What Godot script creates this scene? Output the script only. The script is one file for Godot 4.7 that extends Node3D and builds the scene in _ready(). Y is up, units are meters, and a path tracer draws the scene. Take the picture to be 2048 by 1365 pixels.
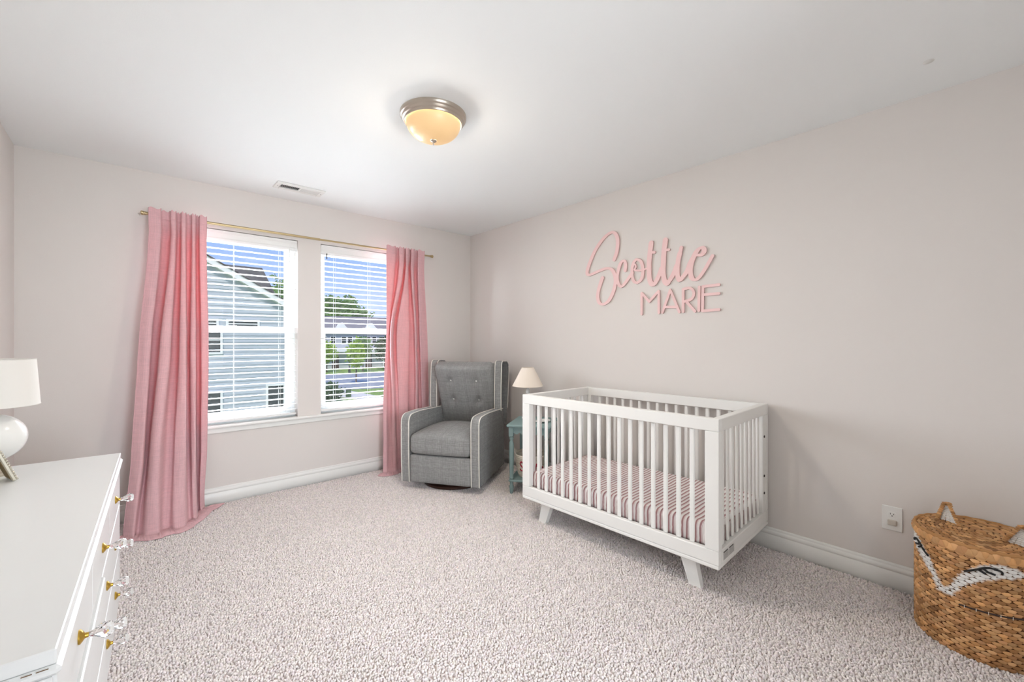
extends Node3D
# A nursery: window wall, pink curtains, grey glider, white crib. Metres, y up. P(x, y, d): d metres from the camera towards the window wall.

const WIN := 3.934      # window wall
const RGT := 2.859      # wall with the name
const LFT := -0.543
const REAR := -0.75
const CEIL := 2.44
const GROUND := -3.0    # lawn outside, one storey down
var M := {}
var rng := RandomNumberGenerator.new()
var taken := {}
var lift := 0.0

func P(x: float, y: float, d: float) -> Vector3:
	return Vector3(x, y, -d)

# ------------------------------------------------------------------ nodes
func numbered(called: String) -> String:
	var n: int = taken.get(called, 0)
	taken[called] = n + 1
	return called if n == 0 else "%s_%03d" % [called, n]

func tag(o: Node, label := "", category := "", group := "", kind := "") -> void:
	if label: o.set_meta("label", label)
	if category: o.set_meta("category", category)
	if group: o.set_meta("group", group)
	if kind: o.set_meta("kind", kind)

func thing(called: String, label: String, category: String, at := Vector3.ZERO, turn := 0.0, group := "", kind := "") -> Node3D:
	var o := Node3D.new()
	o.name = numbered(called)
	add_child(o)
	o.position = at
	o.rotation.y = turn
	tag(o, label, category, group, kind)
	return o

func obj(called: String, st: SurfaceTool, m: Material, parent: Node = null, uv := false) -> MeshInstance3D:
	st.generate_normals()
	st.index()
	return inst(called, st.commit(), m, parent)

func inst(called: String, mesh: Mesh, m: Material, parent: Node = null) -> MeshInstance3D:
	var o := MeshInstance3D.new()
	o.mesh = mesh
	o.material_override = m
	if parent == null:
		o.name = numbered(called)
		add_child(o)
	else:
		o.name = called
		parent.add_child(o, true)
	return o

func struct(called: String, st: SurfaceTool, m: Material, label := "", category := "") -> MeshInstance3D:
	var o := obj(called, st, m)
	tag(o, label, category, "", "structure")
	return o

# ------------------------------------------------------------------ shapes
func mk(group := -1) -> SurfaceTool:
	var st := SurfaceTool.new()
	st.begin(Mesh.PRIMITIVE_TRIANGLES)
	st.set_smooth_group(group)
	return st

func tri(st: SurfaceTool, a: Vector3, b: Vector3, c: Vector3) -> void:   # counter-clockwise seen from outside
	st.add_vertex(a); st.add_vertex(c); st.add_vertex(b)

func quad(st: SurfaceTool, a: Vector3, b: Vector3, c: Vector3, d: Vector3) -> void:
	tri(st, a, b, c); tri(st, a, c, d)

func face(st: SurfaceTool, pts: Array, cen: Vector3) -> void:   # a flat face turned away from cen
	var mid := Vector3.ZERO
	for p in pts: mid += p
	mid /= pts.size()
	var n: Vector3 = (pts[1] - pts[0]).cross(pts[2] - pts[0])
	var flip := n.dot(mid - cen) < 0
	for k in range(1, pts.size() - 1):
		if flip: tri(st, pts[0], pts[k + 1], pts[k])
		else: tri(st, pts[0], pts[k], pts[k + 1])

func box(st: SurfaceTool, c: Vector3, s: Vector3, b := 0.0, bs := Basis()) -> void:   # bevelled box
	var h := s / 2
	b = minf(b, minf(h.x, minf(h.y, h.z)) * 0.95)
	st.set_smooth_group(-1)
	if b <= 0.0:
		for ax in 3:
			for sg in [-1.0, 1.0]:
				var pts := []
				for q in [[-1, -1], [1, -1], [1, 1], [-1, 1]]:
					var v := Vector3.ZERO
					v[ax] = sg * h[ax]; v[(ax + 1) % 3] = q[0] * h[(ax + 1) % 3]; v[(ax + 2) % 3] = q[1] * h[(ax + 2) % 3]
					pts.append(c + bs * v)
				face(st, pts, c)
		return
	var corner := func(sx: float, sy: float, sz: float, ax: int) -> Vector3:
		var v := Vector3(sx * (h.x - b), sy * (h.y - b), sz * (h.z - b))
		v[ax] = [sx, sy, sz][ax] * h[ax]
		return c + bs * v
	for ax in 3:
		for sg in [-1.0, 1.0]:
			var pts := []
			for q in [[-1, -1], [1, -1], [1, 1], [-1, 1]]:
				var e := [0.0, 0.0, 0.0]
				e[ax] = sg; e[(ax + 1) % 3] = q[0]; e[(ax + 2) % 3] = q[1]
				pts.append(corner.call(e[0], e[1], e[2], ax))
			face(st, pts, c)
	for ax in 3:   # edges along ax
		var a1 := (ax + 1) % 3
		var a2 := (ax + 2) % 3
		for q in [[-1, -1], [1, -1], [1, 1], [-1, 1]]:
			var pts := []
			for w in [[-1, a1], [1, a1], [1, a2], [-1, a2]]:
				var e := [0.0, 0.0, 0.0]
				e[ax] = w[0]; e[a1] = q[0]; e[a2] = q[1]
				pts.append(corner.call(e[0], e[1], e[2], w[1]))
			face(st, pts, c)
	for sx in [-1.0, 1.0]:
		for sy in [-1.0, 1.0]:
			for sz in [-1.0, 1.0]:
				face(st, [corner.call(sx, sy, sz, 0), corner.call(sx, sy, sz, 1), corner.call(sx, sy, sz, 2)], c)

func span(st: SurfaceTool, a: Vector3, b: Vector3, bev := 0.0) -> void:   # box between two corners
	box(st, (a + b) / 2, (a - b).abs(), bev)

func hexa(st: SurfaceTool, lo: Array, hi: Array) -> void:   # eight corners: four below, four above
	var c := Vector3.ZERO
	for p in lo + hi: c += p / 8.0
	st.set_smooth_group(-1)
	face(st, lo, c); face(st, hi, c)
	for k in 4:
		face(st, [lo[k], lo[(k + 1) % 4], hi[(k + 1) % 4], hi[k]], c)

func rbox(st: SurfaceTool, c: Vector3, s: Vector3, r: float, n := 10, bs := Basis(), bend = null) -> void:   # cushion: rounded box, bent by bend(p)
	st.set_smooth_group(0)
	var h := s / 2
	for ax in 3:
		for sg in [-1.0, 1.0]:
			var g := []
			for i in n + 1:
				var row := []
				for j in n + 1:
					var v := Vector3.ZERO
					v[ax] = sg * h[ax]
					v[(ax + 1) % 3] = sin((float(i) / n - 0.5) * PI * 0.9) / sin(PI * 0.45) * h[(ax + 1) % 3]
					v[(ax + 2) % 3] = sin((float(j) / n - 0.5) * PI * 0.9) / sin(PI * 0.45) * h[(ax + 2) % 3]
					var inner := Vector3(clampf(v.x, -h.x + r, h.x - r), clampf(v.y, -h.y + r, h.y - r), clampf(v.z, -h.z + r, h.z - r))
					v = inner + (v - inner).normalized() * r
					if bend != null: v = bend.call(v)
					row.append(c + bs * v)
				g.append(row)
			for i in n:
				for j in n:
					if sg > 0: quad(st, g[i][j], g[i + 1][j], g[i + 1][j + 1], g[i][j + 1])
					else: quad(st, g[i][j], g[i][j + 1], g[i + 1][j + 1], g[i + 1][j])

func lathe(st: SurfaceTool, prof: Array, segs: int, at := Vector3.ZERO, bs := Basis(), hard := false) -> void:   # prof: Vector2(r, y), upwards seen from outside
	for k in prof.size() - 1:
		st.set_smooth_group(k + 1 if hard else 0)
		var a: Vector2 = prof[k]
		var b: Vector2 = prof[k + 1]
		for i in segs:
			var t0 := TAU * i / segs
			var t1 := TAU * ((i + 1) % segs) / segs
			var p0 := at + bs * Vector3(a.x * sin(t0), a.y, a.x * cos(t0))
			var p1 := at + bs * Vector3(a.x * sin(t1), a.y, a.x * cos(t1))
			var p2 := at + bs * Vector3(b.x * sin(t1), b.y, b.x * cos(t1))
			var p3 := at + bs * Vector3(b.x * sin(t0), b.y, b.x * cos(t0))
			if a.x > 1e-6: tri(st, p0, p1, p2 if b.x > 1e-6 else p3)
			if b.x > 1e-6: tri(st, p0, p2, p3)

func tube(st: SurfaceTool, pts: Array, r: float, sides := 8, ends := true, radii := []) -> void:
	st.set_smooth_group(0)
	var rings := []
	var up := Vector3.UP
	for k in pts.size():
		var t: Vector3 = (pts[mini(k + 1, pts.size() - 1)] - pts[maxi(k - 1, 0)]).normalized()
		if k == 0: up = Vector3.UP if absf(t.y) < 0.9 else Vector3.RIGHT
		var sd := t.cross(up).normalized()
		up = sd.cross(t).normalized()
		var ring := []
		var rr: float = radii[k] if radii.size() else r
		for i in sides:
			var a := TAU * i / sides
			ring.append(pts[k] + (sd * cos(a) + up * sin(a)) * rr)
		rings.append(ring)
	for k in rings.size() - 1:
		for i in sides:
			var j := (i + 1) % sides
			quad(st, rings[k][i], rings[k][j], rings[k + 1][j], rings[k + 1][i])
	if ends:
		st.set_smooth_group(-1)
		for k in [0, rings.size() - 1]:
			var other: Vector3 = pts[1] if k == 0 else pts[k - 1]
			face(st, rings[k], other)

func prism(st: SurfaceTool, poly: PackedVector2Array, z0: float, z1: float, xf: Callable, bev := 0.0) -> void:   # xf(Vector2, z) -> Vector3; z1 > z0
	if Geometry2D.is_polygon_clockwise(poly): poly.reverse()
	var inner := poly
	if bev > 0.0:
		inner = PackedVector2Array()
		var n := poly.size()
		for k in n:
			var e0 := (poly[k] - poly[(k + n - 1) % n]).normalized()
			var e1 := (poly[(k + 1) % n] - poly[k]).normalized()
			var nn := (Vector2(-e0.y, e0.x) + Vector2(-e1.y, e1.x)).normalized()
			inner.append(poly[k] + nn * bev)
	var ix := Geometry2D.triangulate_polygon(inner)
	st.set_smooth_group(-1)
	var mid: Vector3 = xf.call(poly[0], (z0 + z1) / 2)
	var up: Vector3 = xf.call(poly[0], z1) - xf.call(poly[0], z0)
	for k in range(0, ix.size(), 3):
		for z in [z0, z1]:
			var a: Vector3 = xf.call(inner[ix[k]], z)
			var b: Vector3 = xf.call(inner[ix[k + 1]], z)
			var c: Vector3 = xf.call(inner[ix[k + 2]], z)
			if (b - a).cross(c - a).dot(up) * (1.0 if z == z1 else -1.0) < 0: tri(st, a, c, b)
			else: tri(st, a, b, c)
	var layers := [[poly, z0], [poly, z1]]
	if bev > 0.0: layers = [[inner, z0], [poly, z0 + bev], [poly, z1 - bev], [inner, z1]]
	# a closed ring of sides; which way is out follows from the first long side
	var flip := 0
	for l in layers.size() - 1:
		st.set_smooth_group(l + 1)
		for k in poly.size():
			var j := (k + 1) % poly.size()
			var a: Vector3 = xf.call(layers[l][0][k], layers[l][1])
			var b: Vector3 = xf.call(layers[l][0][j], layers[l][1])
			var c: Vector3 = xf.call(layers[l + 1][0][j], layers[l + 1][1])
			var d: Vector3 = xf.call(layers[l + 1][0][k], layers[l + 1][1])
			if flip == 0:
				var e := poly[j] - poly[k]
				var out2 := Vector2(e.y, -e.x).normalized() * 0.001   # right of a counter-clockwise edge
				var o3: Vector3 = xf.call(poly[k] + out2, z0) - xf.call(poly[k], z0)
				flip = -1 if (xf.call(poly[j], z0) - xf.call(poly[k], z0)).cross(up).dot(o3) < 0 else 1
			if flip < 0: quad(st, a, d, c, b)
			else: quad(st, a, b, c, d)

func rounded(pts: Array, radii: Array, steps := 6) -> PackedVector2Array:   # polygon with rounded corners
	var out := PackedVector2Array()
	var n := pts.size()
	for k in n:
		var p: Vector2 = pts[k]
		var r: float = radii[k]
		if r <= 0.0:
			out.append(p)
			continue
		var a: Vector2 = (pts[(k + n - 1) % n] - p).normalized()
		var b: Vector2 = (pts[(k + 1) % n] - p).normalized()
		for i in steps + 1:
			var t := float(i) / steps
			out.append((p + a * r).lerp(p, t).lerp(p.lerp(p + b * r, t), t))
	return out

func bez(pts: Array, steps := 8) -> Array:   # smooth curve through points
	var out := []
	for k in pts.size() - 1:
		var p0 = pts[maxi(k - 1, 0)]
		var p1 = pts[k]
		var p2 = pts[k + 1]
		var p3 = pts[mini(k + 2, pts.size() - 1)]
		for i in steps:
			var t := float(i) / steps
			out.append(0.5 * (2.0 * p1 + (p2 - p0) * t + (2.0 * p0 - 5.0 * p1 + 4.0 * p2 - p3) * t * t + (3.0 * p1 - p0 - 3.0 * p2 + p3) * t * t * t))
	out.append(pts[-1])
	return out

func along(pts: Array, u: float) -> Variant:   # point at share u of a list
	var f := clampf(u, 0, 1) * (pts.size() - 1)
	var k := mini(int(f), pts.size() - 2)
	return pts[k] + (pts[k + 1] - pts[k]) * (f - k)

# ------------------------------------------------------------------ materials
func mat(called: String, c: Color, rough := 0.6, metal := 0.0) -> StandardMaterial3D:
	var m := StandardMaterial3D.new()
	m.resource_name = called
	m.albedo_color = c
	m.roughness = rough
	m.metallic = metal
	M[called] = m
	return m

func rgb(r: int, g: int, b: int) -> Color:
	return Color(r / 255.0, g / 255.0, b / 255.0)

func noise(freq: float, octaves := 3, sd := 1) -> FastNoiseLite:
	var n := FastNoiseLite.new()
	n.seed = sd
	n.frequency = freq
	n.fractal_octaves = octaves
	n.noise_type = FastNoiseLite.TYPE_SIMPLEX_SMOOTH
	return n

func noise_tex(freq: float, octaves := 3, sd := 1, size := 512) -> NoiseTexture2D:
	var t := NoiseTexture2D.new()
	t.width = size; t.height = size
	t.seamless = true
	t.noise = noise(freq, octaves, sd)
	return t

func weave_tex(base: Color, var_h: float, var_v: float, grain: float, size := 512, sd := 3) -> ImageTexture:   # slubby threads both ways
	var im := Image.create(size, size, false, Image.FORMAT_RGB8)
	var r := RandomNumberGenerator.new()
	r.seed = sd
	var nh := noise(0.02, 2, sd)
	var rows := []
	var cols := []
	for k in size:
		rows.append([r.randf_range(-1, 1), r.randi_range(0, 9999)])
		cols.append([r.randf_range(-1, 1), r.randi_range(0, 9999)])
	for y in size:
		for x in size:
			var xs := sin(TAU * x / size) * 40.0
			var xc := cos(TAU * x / size) * 40.0
			var ys := sin(TAU * y / size) * 40.0
			var yc := cos(TAU * y / size) * 40.0
			var th: float = rows[y][0] * 0.4 + nh.get_noise_3d(xs * 1.4, xc * 1.4, rows[y][1] * 7.0)
			var tv: float = cols[x][0] * 0.4 + nh.get_noise_3d(ys * 1.4, yc * 1.4, cols[x][1] * 7.0 + 500.0)
			var k: float = 1.0 + th * var_h + tv * var_v + r.randf_range(-grain, grain)
			im.set_pixel(x, y, Color(base.r * k, base.g * k, base.b * k))
	return ImageTexture.create_from_image(im)

func materials() -> void:
	var bump := noise_tex(0.09, 4, 11)
	var w := mat("wall_paint", rgb(226, 220, 215), 0.75)
	w.heightmap_enabled = false
	w.normal_enabled = true
	var wn := noise_tex(0.12, 3, 5)
	wn.as_normal_map = true
	wn.bump_strength = 1.2
	w.normal_texture = wn
	w.normal_scale = 0.12
	w.uv1_triplanar = true
	w.uv1_world_triplanar = true
	w.uv1_scale = Vector3.ONE * 2.2
	var c: StandardMaterial3D = w.duplicate()
	c.resource_name = "ceiling_paint"
	c.albedo_color = rgb(246, 248, 247)
	M["ceiling_paint"] = c
	mat("trim_paint", rgb(238, 238, 234), 0.35)
	mat("vinyl", rgb(244, 245, 245), 0.35)
	var sl := mat("slat_vinyl", rgb(245, 245, 243), 0.4)
	sl.backlight_enabled = true
	sl.backlight = Color(0.35, 0.35, 0.34)
	mat("cord", rgb(235, 235, 232), 0.8)
	var gl := mat("window_glass", Color(1, 1, 1, 0.03), 0.0)
	gl.transparency = BaseMaterial3D.TRANSPARENCY_ALPHA
	gl.metallic_specular = 0.1
	mat("brass", rgb(188, 168, 130), 0.35, 0.9)
	mat("knob_brass", rgb(196, 160, 72), 0.3, 0.95)
	mat("nickel", rgb(190, 180, 168), 0.3, 0.95)
	var cp := mat("carpet_base", rgb(188, 172, 166), 1.0)
	cp.albedo_texture = noise_tex(0.05, 4, 21)
	cp.albedo_color = rgb(222, 213, 210)
	cp.uv1_triplanar = true
	cp.uv1_scale = Vector3.ONE * 2.0
	var grad := Gradient.new()
	grad.set_color(0, rgb(200, 190, 186)); grad.set_color(1, rgb(255, 255, 255))
	cp.albedo_texture.color_ramp = grad
	var tf := mat("carpet_pile", rgb(255, 255, 255), 1.0)
	tf.vertex_color_use_as_albedo = true
	# curtain linen
	var cu := mat("curtain_linen", Color.WHITE, 0.85)
	cu.albedo_texture = weave_tex(rgb(224, 180, 184), 0.05, 0.05, 0.03, 512, 8)
	cu.uv1_scale = Vector3(1, 1, 1)
	cu.backlight_enabled = true
	cu.backlight = Color(0.32, 0.11, 0.1)
	cu.rim_enabled = true
	cu.rim = 0.25
	# chair linen
	var ch := mat("chair_fabric", Color.WHITE, 0.9)
	ch.albedo_texture = weave_tex(rgb(147, 147, 146), 0.22, 0.22, 0.08, 512, 4)
	ch.uv1_triplanar = true
	ch.uv1_scale = Vector3.ONE * 3.0
	ch.heightmap_enabled = false
	mat("piping", rgb(232, 228, 220), 0.8)
	mat("button", rgb(245, 244, 240), 0.5)
	mat("dark_wood", rgb(62, 36, 26), 0.4)
	mat("crib_paint", rgb(240, 239, 235), 0.38)
	mat("dark_screw", rgb(70, 64, 60), 0.4, 0.7)
	mat("teal_paint", rgb(138, 163, 163), 0.55)
	mat("rope", rgb(226, 217, 203), 0.95)
	mat("red_yarn", rgb(165, 22, 52), 0.9)
	mat("white_ceramic", rgb(245, 244, 241), 0.15)
	var sh := mat("lamp_linen", rgb(246, 243, 238), 0.9)
	sh.backlight_enabled = true
	sh.backlight = Color(0.5, 0.48, 0.44)
	mat("shade_cream", rgb(244, 232, 218), 0.9)
	mat("dresser_paint", rgb(232, 233, 232), 0.3)
	mat("bare_wood", rgb(110, 82, 50), 0.8)
	mat("silver", rgb(200, 195, 180), 0.35, 0.9)
	mat("frame_back", rgb(120, 95, 45), 0.6)
	var cr := mat("crystal", Color(1, 1, 1, 0.0), 0.0)
	cr.refraction_enabled = true
	cr.refraction_scale = 0.05
	cr.transparency = BaseMaterial3D.TRANSPARENCY_ALPHA
	mat("sign_pink", rgb(242, 206, 204), 0.55)
	mat("plate_white", rgb(236, 235, 231), 0.3)
	mat("slot_black", rgb(20, 20, 20), 0.6)
	mat("plug_cover", rgb(206, 198, 186), 0.4)
	var wv := mat("wicker", Color.WHITE, 0.75)
	wv.vertex_color_use_as_albedo = true
	mat("wicker_gap", rgb(96, 60, 30), 0.95)
	mat("stitch_dark", rgb(60, 48, 45), 0.8)
	# outside
	mat("siding", rgb(180, 188, 196), 0.7)
	mat("house_trim", rgb(240, 240, 238), 0.6)
	mat("shingle", rgb(74, 66, 62), 0.95)
	M["shingle"].albedo_texture = weave_tex(rgb(250, 250, 250), 0.3, 0.05, 0.12, 256, 9)
	M["shingle"].uv1_triplanar = true
	M["shingle"].uv1_scale = Vector3.ONE * 0.4
	mat("house_glass", rgb(58, 66, 66), 0.35)
	M["house_glass"].metallic_specular = 0.2
	mat("grey_roof", rgb(128, 122, 124), 0.9)
	mat("town_wall", rgb(178, 182, 188), 0.8)
	var gr := mat("lawn", rgb(146, 180, 78), 1.0)
	gr.albedo_texture = noise_tex(0.03, 4, 31)
	gr.uv1_triplanar = true
	gr.uv1_scale = Vector3.ONE * 0.15
	var g2 := Gradient.new()
	g2.set_color(0, rgb(190, 190, 170)); g2.set_color(1, rgb(255, 255, 255))
	gr.albedo_texture.color_ramp = g2
	mat("asphalt", rgb(150, 152, 158), 0.95)
	mat("concrete", rgb(220, 212, 202), 0.95)
	for a in [["leaf_light", rgb(150, 182, 52)], ["leaf_mid", rgb(96, 134, 56)], ["leaf_dark", rgb(62, 92, 48)]]:
		var l := mat(a[0], a[1], 0.7)
		l.backlight_enabled = true
		l.backlight = Color(a[1].r, a[1].g, a[1].b) * 0.8
	mat("bark", rgb(92, 76, 62), 0.95)
	mat("black_metal", rgb(28, 28, 30), 0.5)
	mat("house_outside", rgb(205, 205, 200), 0.9)

# ------------------------------------------------------------------ scene
func _ready() -> void:
	var cam := Camera3D.new()
	cam.name = "camera"
	add_child(cam)
	cam.position = Vector3(0, 1.25, 0)
	cam.rotation_degrees = Vector3(0, -41.6, 0)
	cam.fov = rad_to_deg(2.0 * atan(682.5 / 852.0))
	cam.near = 0.02
	cam.far = 400.0
	cam.current = true
	var we := WorldEnvironment.new()
	we.name = "surroundings"
	var e := Environment.new()
	e.background_mode = Environment.BG_SKY
	e.sky = Sky.new()
	var sky := ProceduralSkyMaterial.new()
	sky.sky_top_color = rgb(66, 140, 236)
	sky.sky_horizon_color = rgb(224, 238, 252)
	sky.sky_curve = 0.12
	sky.ground_bottom_color = rgb(150, 160, 140)
	sky.ground_horizon_color = rgb(210, 220, 225)
	e.sky.sky_material = sky
	e.background_energy_multiplier = 1.0
	e.tonemap_mode = Environment.TONE_MAPPER_LINEAR
	e.tonemap_exposure = 1.0
	e.sdfgi_enabled = true
	e.ssao_enabled = true
	e.ssil_enabled = true
	we.environment = e
	add_child(we)
	var sun := DirectionalLight3D.new()   # from behind this house, onto the fronts across the lawn
	sun.name = "sun"
	add_child(sun)
	sun.look_at_from_position(Vector3.ZERO, P(0.35, -0.85, 0.6))
	sun.light_energy = 1.05
	sun.light_color = Color(1.0, 0.96, 0.9)
	sun.light_angular_distance = 0.6
	sun.shadow_enabled = true
	sun.sky_mode = DirectionalLight3D.SKY_MODE_LIGHT_ONLY
	var day := AreaLight3D.new()   # open sky in front of the house: the daylight that falls in through both windows
	day.name = "sky_daylight"
	add_child(day)
	day.area_size = Vector2(3.6, 2.2)
	day.position = P(1.14, 2.0, 5.3)
	day.rotation = Vector3(deg_to_rad(-16), PI, 0)
	day.light_energy = 72.0
	day.light_color = Color(0.94, 0.97, 1.0)
	day.area_range = 14.0
	day.shadow_enabled = true
	var rear_fill := AreaLight3D.new()   # added fill light behind the camera, brightening the window wall and carpet
	rear_fill.name = "added_rear_fill_light"
	add_child(rear_fill)
	rear_fill.area_size = Vector2(1.9, 1.9)
	rear_fill.position = P(0.75, 1.45, REAR - 2.2)
	rear_fill.rotation = Vector3(deg_to_rad(-4), 0, 0)
	rear_fill.light_energy = 25.0
	rear_fill.light_color = Color(0.93, 0.97, 1.0)
	rear_fill.area_range = 14.0
	rear_fill.shadow_enabled = true
	rng.seed = 7
	materials()
	room()
	windows()
	curtains()
	glider()
	crib()
	side_table()
	dresser()
	ceiling_things()
	name_sign()
	outlet()
	hamper()
	carpet()
	outside()

# ------------------------------------------------------------------ room
const ADDED_DOOR := [0.3, 1.2]  # doorway added in the unseen wall so that fill light can enter
const W1 := [0.137, 1.047]
const W2 := [1.235, 2.145]
const WY := [0.605, 2.108]

func room() -> void:
	var t := 0.18
	var st := mk()
	span(st, P(LFT - t, -0.2, REAR - t), P(RGT + t, 0, WIN + t))
	struct("floor", st, M.carpet_base, "pinkish beige wall-to-wall carpet", "carpet")
	st = mk()
	span(st, P(LFT - t, CEIL, REAR - t), P(RGT + t, CEIL + 0.2, WIN + t))
	struct("ceiling", st, M.ceiling_paint, "smooth white painted ceiling", "ceiling")
	st = mk()
	for r in [[LFT - t, W1[0], 0, CEIL], [W1[1], W2[0], WY[0] - 0.02, CEIL], [W2[1], RGT + t, 0, CEIL], [W1[0], W2[1], 0, WY[0] - 0.02], [W1[0], W1[1], WY[1], CEIL], [W2[0], W2[1], WY[1], CEIL]]:
		span(st, P(r[0], r[2], WIN), P(r[1], r[3], WIN + t))
	struct("wall_back", st, M.wall_paint, "pale greige wall with the two windows", "wall")
	st = mk()
	span(st, P(RGT, 0, REAR - t), P(RGT + t, CEIL, WIN))
	struct("wall_right", st, M.wall_paint, "pale greige wall behind the crib", "wall")
	st = mk()
	span(st, P(LFT - t, 0, REAR - t), P(LFT, CEIL, WIN))
	struct("wall_left", st, M.wall_paint, "pale greige wall behind the dresser", "wall")
	st = mk()
	span(st, P(LFT, 0, REAR - t), P(ADDED_DOOR[0], CEIL, REAR))
	span(st, P(ADDED_DOOR[1], 0, REAR - t), P(RGT, CEIL, REAR))
	span(st, P(ADDED_DOOR[0], 2.05, REAR - t), P(ADDED_DOOR[1], CEIL, REAR))
	struct("wall_near", st, M.wall_paint, "pale greige wall opposite the windows with an added doorway", "wall")
	st = mk()   # casing of the added doorway
	for f in [REAR, REAR - t - 0.015]:
		span(st, P(ADDED_DOOR[0] - 0.06, 0, f), P(ADDED_DOOR[0], 2.11, f + 0.015), 0.003)
		span(st, P(ADDED_DOOR[1], 0, f), P(ADDED_DOOR[1] + 0.06, 2.11, f + 0.015), 0.003)
		span(st, P(ADDED_DOOR[0], 2.05, f), P(ADDED_DOOR[1], 2.11, f + 0.015), 0.003)
	struct("trim_2", st, M.trim_paint, "white casing round the added doorway", "door casing")
	# landing added beyond the doorway; its window opening lets the fill light in
	var hb := REAR - 1.75
	st = mk()
	span(st, P(LFT - t, -0.2, hb - t), P(RGT + t, 0, REAR - t))
	struct("floor_added_landing", st, M.carpet_base, "carpet of the added landing", "carpet")
	st = mk()
	span(st, P(LFT - t, CEIL, hb - t), P(RGT + t, CEIL + 0.2, REAR - t))
	struct("ceiling_added_landing", st, M.ceiling_paint, "ceiling of the added landing", "ceiling")
	st = mk()
	span(st, P(LFT - t, 0, hb - t), P(0.0, CEIL, hb))
	span(st, P(1.5, 0, hb - t), P(RGT + t, CEIL, hb))
	span(st, P(0.0, 0, hb - t), P(1.5, 0.6, hb))
	span(st, P(0.0, 2.2, hb - t), P(1.5, CEIL, hb))
	span(st, P(LFT - t, 0, hb), P(LFT, CEIL, REAR - t))
	span(st, P(RGT, 0, hb), P(RGT + t, CEIL, REAR - t))
	struct("wall_added_landing", st, M.wall_paint, "walls of the added landing with an opening for the fill light", "wall")
	# baseboards: board, bead and cap
	var prof := [Vector2(0, 0), Vector2(0.015, 0), Vector2(0.015, 0.088), Vector2(0.012, 0.092), Vector2(0.012, 0.095), Vector2(0.015, 0.098), Vector2(0.0135, 0.116), Vector2(0.0085, 0.119), Vector2(0.0085, 0.121), Vector2(0.009, 0.128), Vector2(0.004, 0.133), Vector2(0, 0.133)]
	for b in [["baseboard_back", P(LFT, 0, WIN), P(RGT, 0, WIN), Vector3(0, 0, 1)], ["baseboard_right", P(RGT, 0, REAR), P(RGT, 0, WIN - 0.015), Vector3(-1, 0, 0)], ["baseboard_left", P(LFT, 0, REAR), P(LFT, 0, WIN - 0.015), Vector3(1, 0, 0)], ["baseboard_near", P(ADDED_DOOR[1] + 0.06, 0, REAR), P(RGT, 0, REAR), Vector3(0, 0, -1)], ["baseboard_corner", P(LFT, 0, REAR), P(ADDED_DOOR[0] - 0.06, 0, REAR), Vector3(0, 0, -1)]]:
		st = mk()
		var poly := PackedVector2Array(prof)
		var a: Vector3 = b[1]
		var z: Vector3 = b[2]
		var nn: Vector3 = b[3]
		var dir := (z - a).normalized()
		prism(st, poly, 0.0, (z - a).length(), func(p: Vector2, l: float) -> Vector3: return a + dir * l + nn * p.x + Vector3.UP * p.y)
		struct(b[0], st, M.trim_paint, "white moulded baseboard", "baseboard")

func windows() -> void:
	var n := 1
	for w in [W1, W2]:
		var x0: float = w[0]
		var x1: float = w[1]
		var win := thing("window_%d" % n, "white vinyl double-hung window beside the %s" % ["glider's far curtain" if n == 2 else "dresser end of the wall"], "window", P((x0 + x1) / 2, WY[0], WIN + 0.12), 0, "", "structure")
		win.set_meta("label", "white double-hung window looking onto the neighbour's siding" if n == 1 else "white double-hung window looking onto the lawn and street")
		var o := win.position
		var ring := func(xa: float, xb: float, ya: float, yb: float, wd: float, da: float, db: float, called: String, wb := -1.0) -> void:
			var s := mk()
			var bot := wd if wb < 0 else wb
			span(s, P(xa, ya, da) - o, P(xa + wd, yb, db) - o, 0.003)
			span(s, P(xb - wd, ya, da) - o, P(xb, yb, db) - o, 0.003)
			span(s, P(xa + wd, yb - wd, da) - o, P(xb - wd, yb, db) - o, 0.003)
			span(s, P(xa + wd, ya, da) - o, P(xb - wd, ya + bot, db) - o, 0.003)
			obj(called, s, M.vinyl, win)
		ring.call(x0, x1, WY[0], WY[1], 0.032, WIN + 0.085, WIN + 0.165, "frame")
		ring.call(x0 + 0.032, x1 - 0.032, 1.318, WY[1] - 0.032, 0.04, WIN + 0.125, WIN + 0.15, "upper_sash", 0.045)
		ring.call(x0 + 0.032, x1 - 0.032, WY[0] + 0.032, 1.362, 0.04, WIN + 0.095, WIN + 0.122, "lower_sash", 0.05)
		for g in [["upper_pane", 1.36, WY[1] - 0.07, 0.138], ["lower_pane", WY[0] + 0.08, 1.325, 0.108]]:
			var s := mk()
			var za := WIN + g[3] as float
			quad(s, P(x0 + 0.07, g[1], za) - o, P(x1 - 0.07, g[1], za) - o, P(x1 - 0.07, g[2], za) - o, P(x0 + 0.07, g[2], za) - o)
			obj(g[0], s, M.window_glass, win)
		var lk := mk()
		span(lk, P((x0 + x1) / 2 - 0.03, 1.362, WIN + 0.1) - o, P((x0 + x1) / 2 + 0.03, 1.376, WIN + 0.12) - o, 0.004)
		obj("sash_lock", lk, M.vinyl, win)
		blind(x0 + 0.006, x1 - 0.006, n)
		n += 1
	# one long stool and apron under both
	var st := mk()
	var pr := rounded([Vector2(-0.034, WY[0] - 0.022), Vector2(0.10, WY[0] - 0.022), Vector2(0.10, WY[0]), Vector2(-0.034, WY[0])], [0.009, 0, 0, 0.009], 4)
	prism(st, pr, 0.09, 2.19, func(p: Vector2, l: float) -> Vector3: return P(l, p.y, WIN + p.x))
	span(st, P(0.1, 0.545, WIN - 0.014), P(2.18, WY[0] - 0.02, WIN), 0.004)
	struct("trim_1", st, M.trim_paint, "long white window stool and apron under both windows", "window sill")

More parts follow.
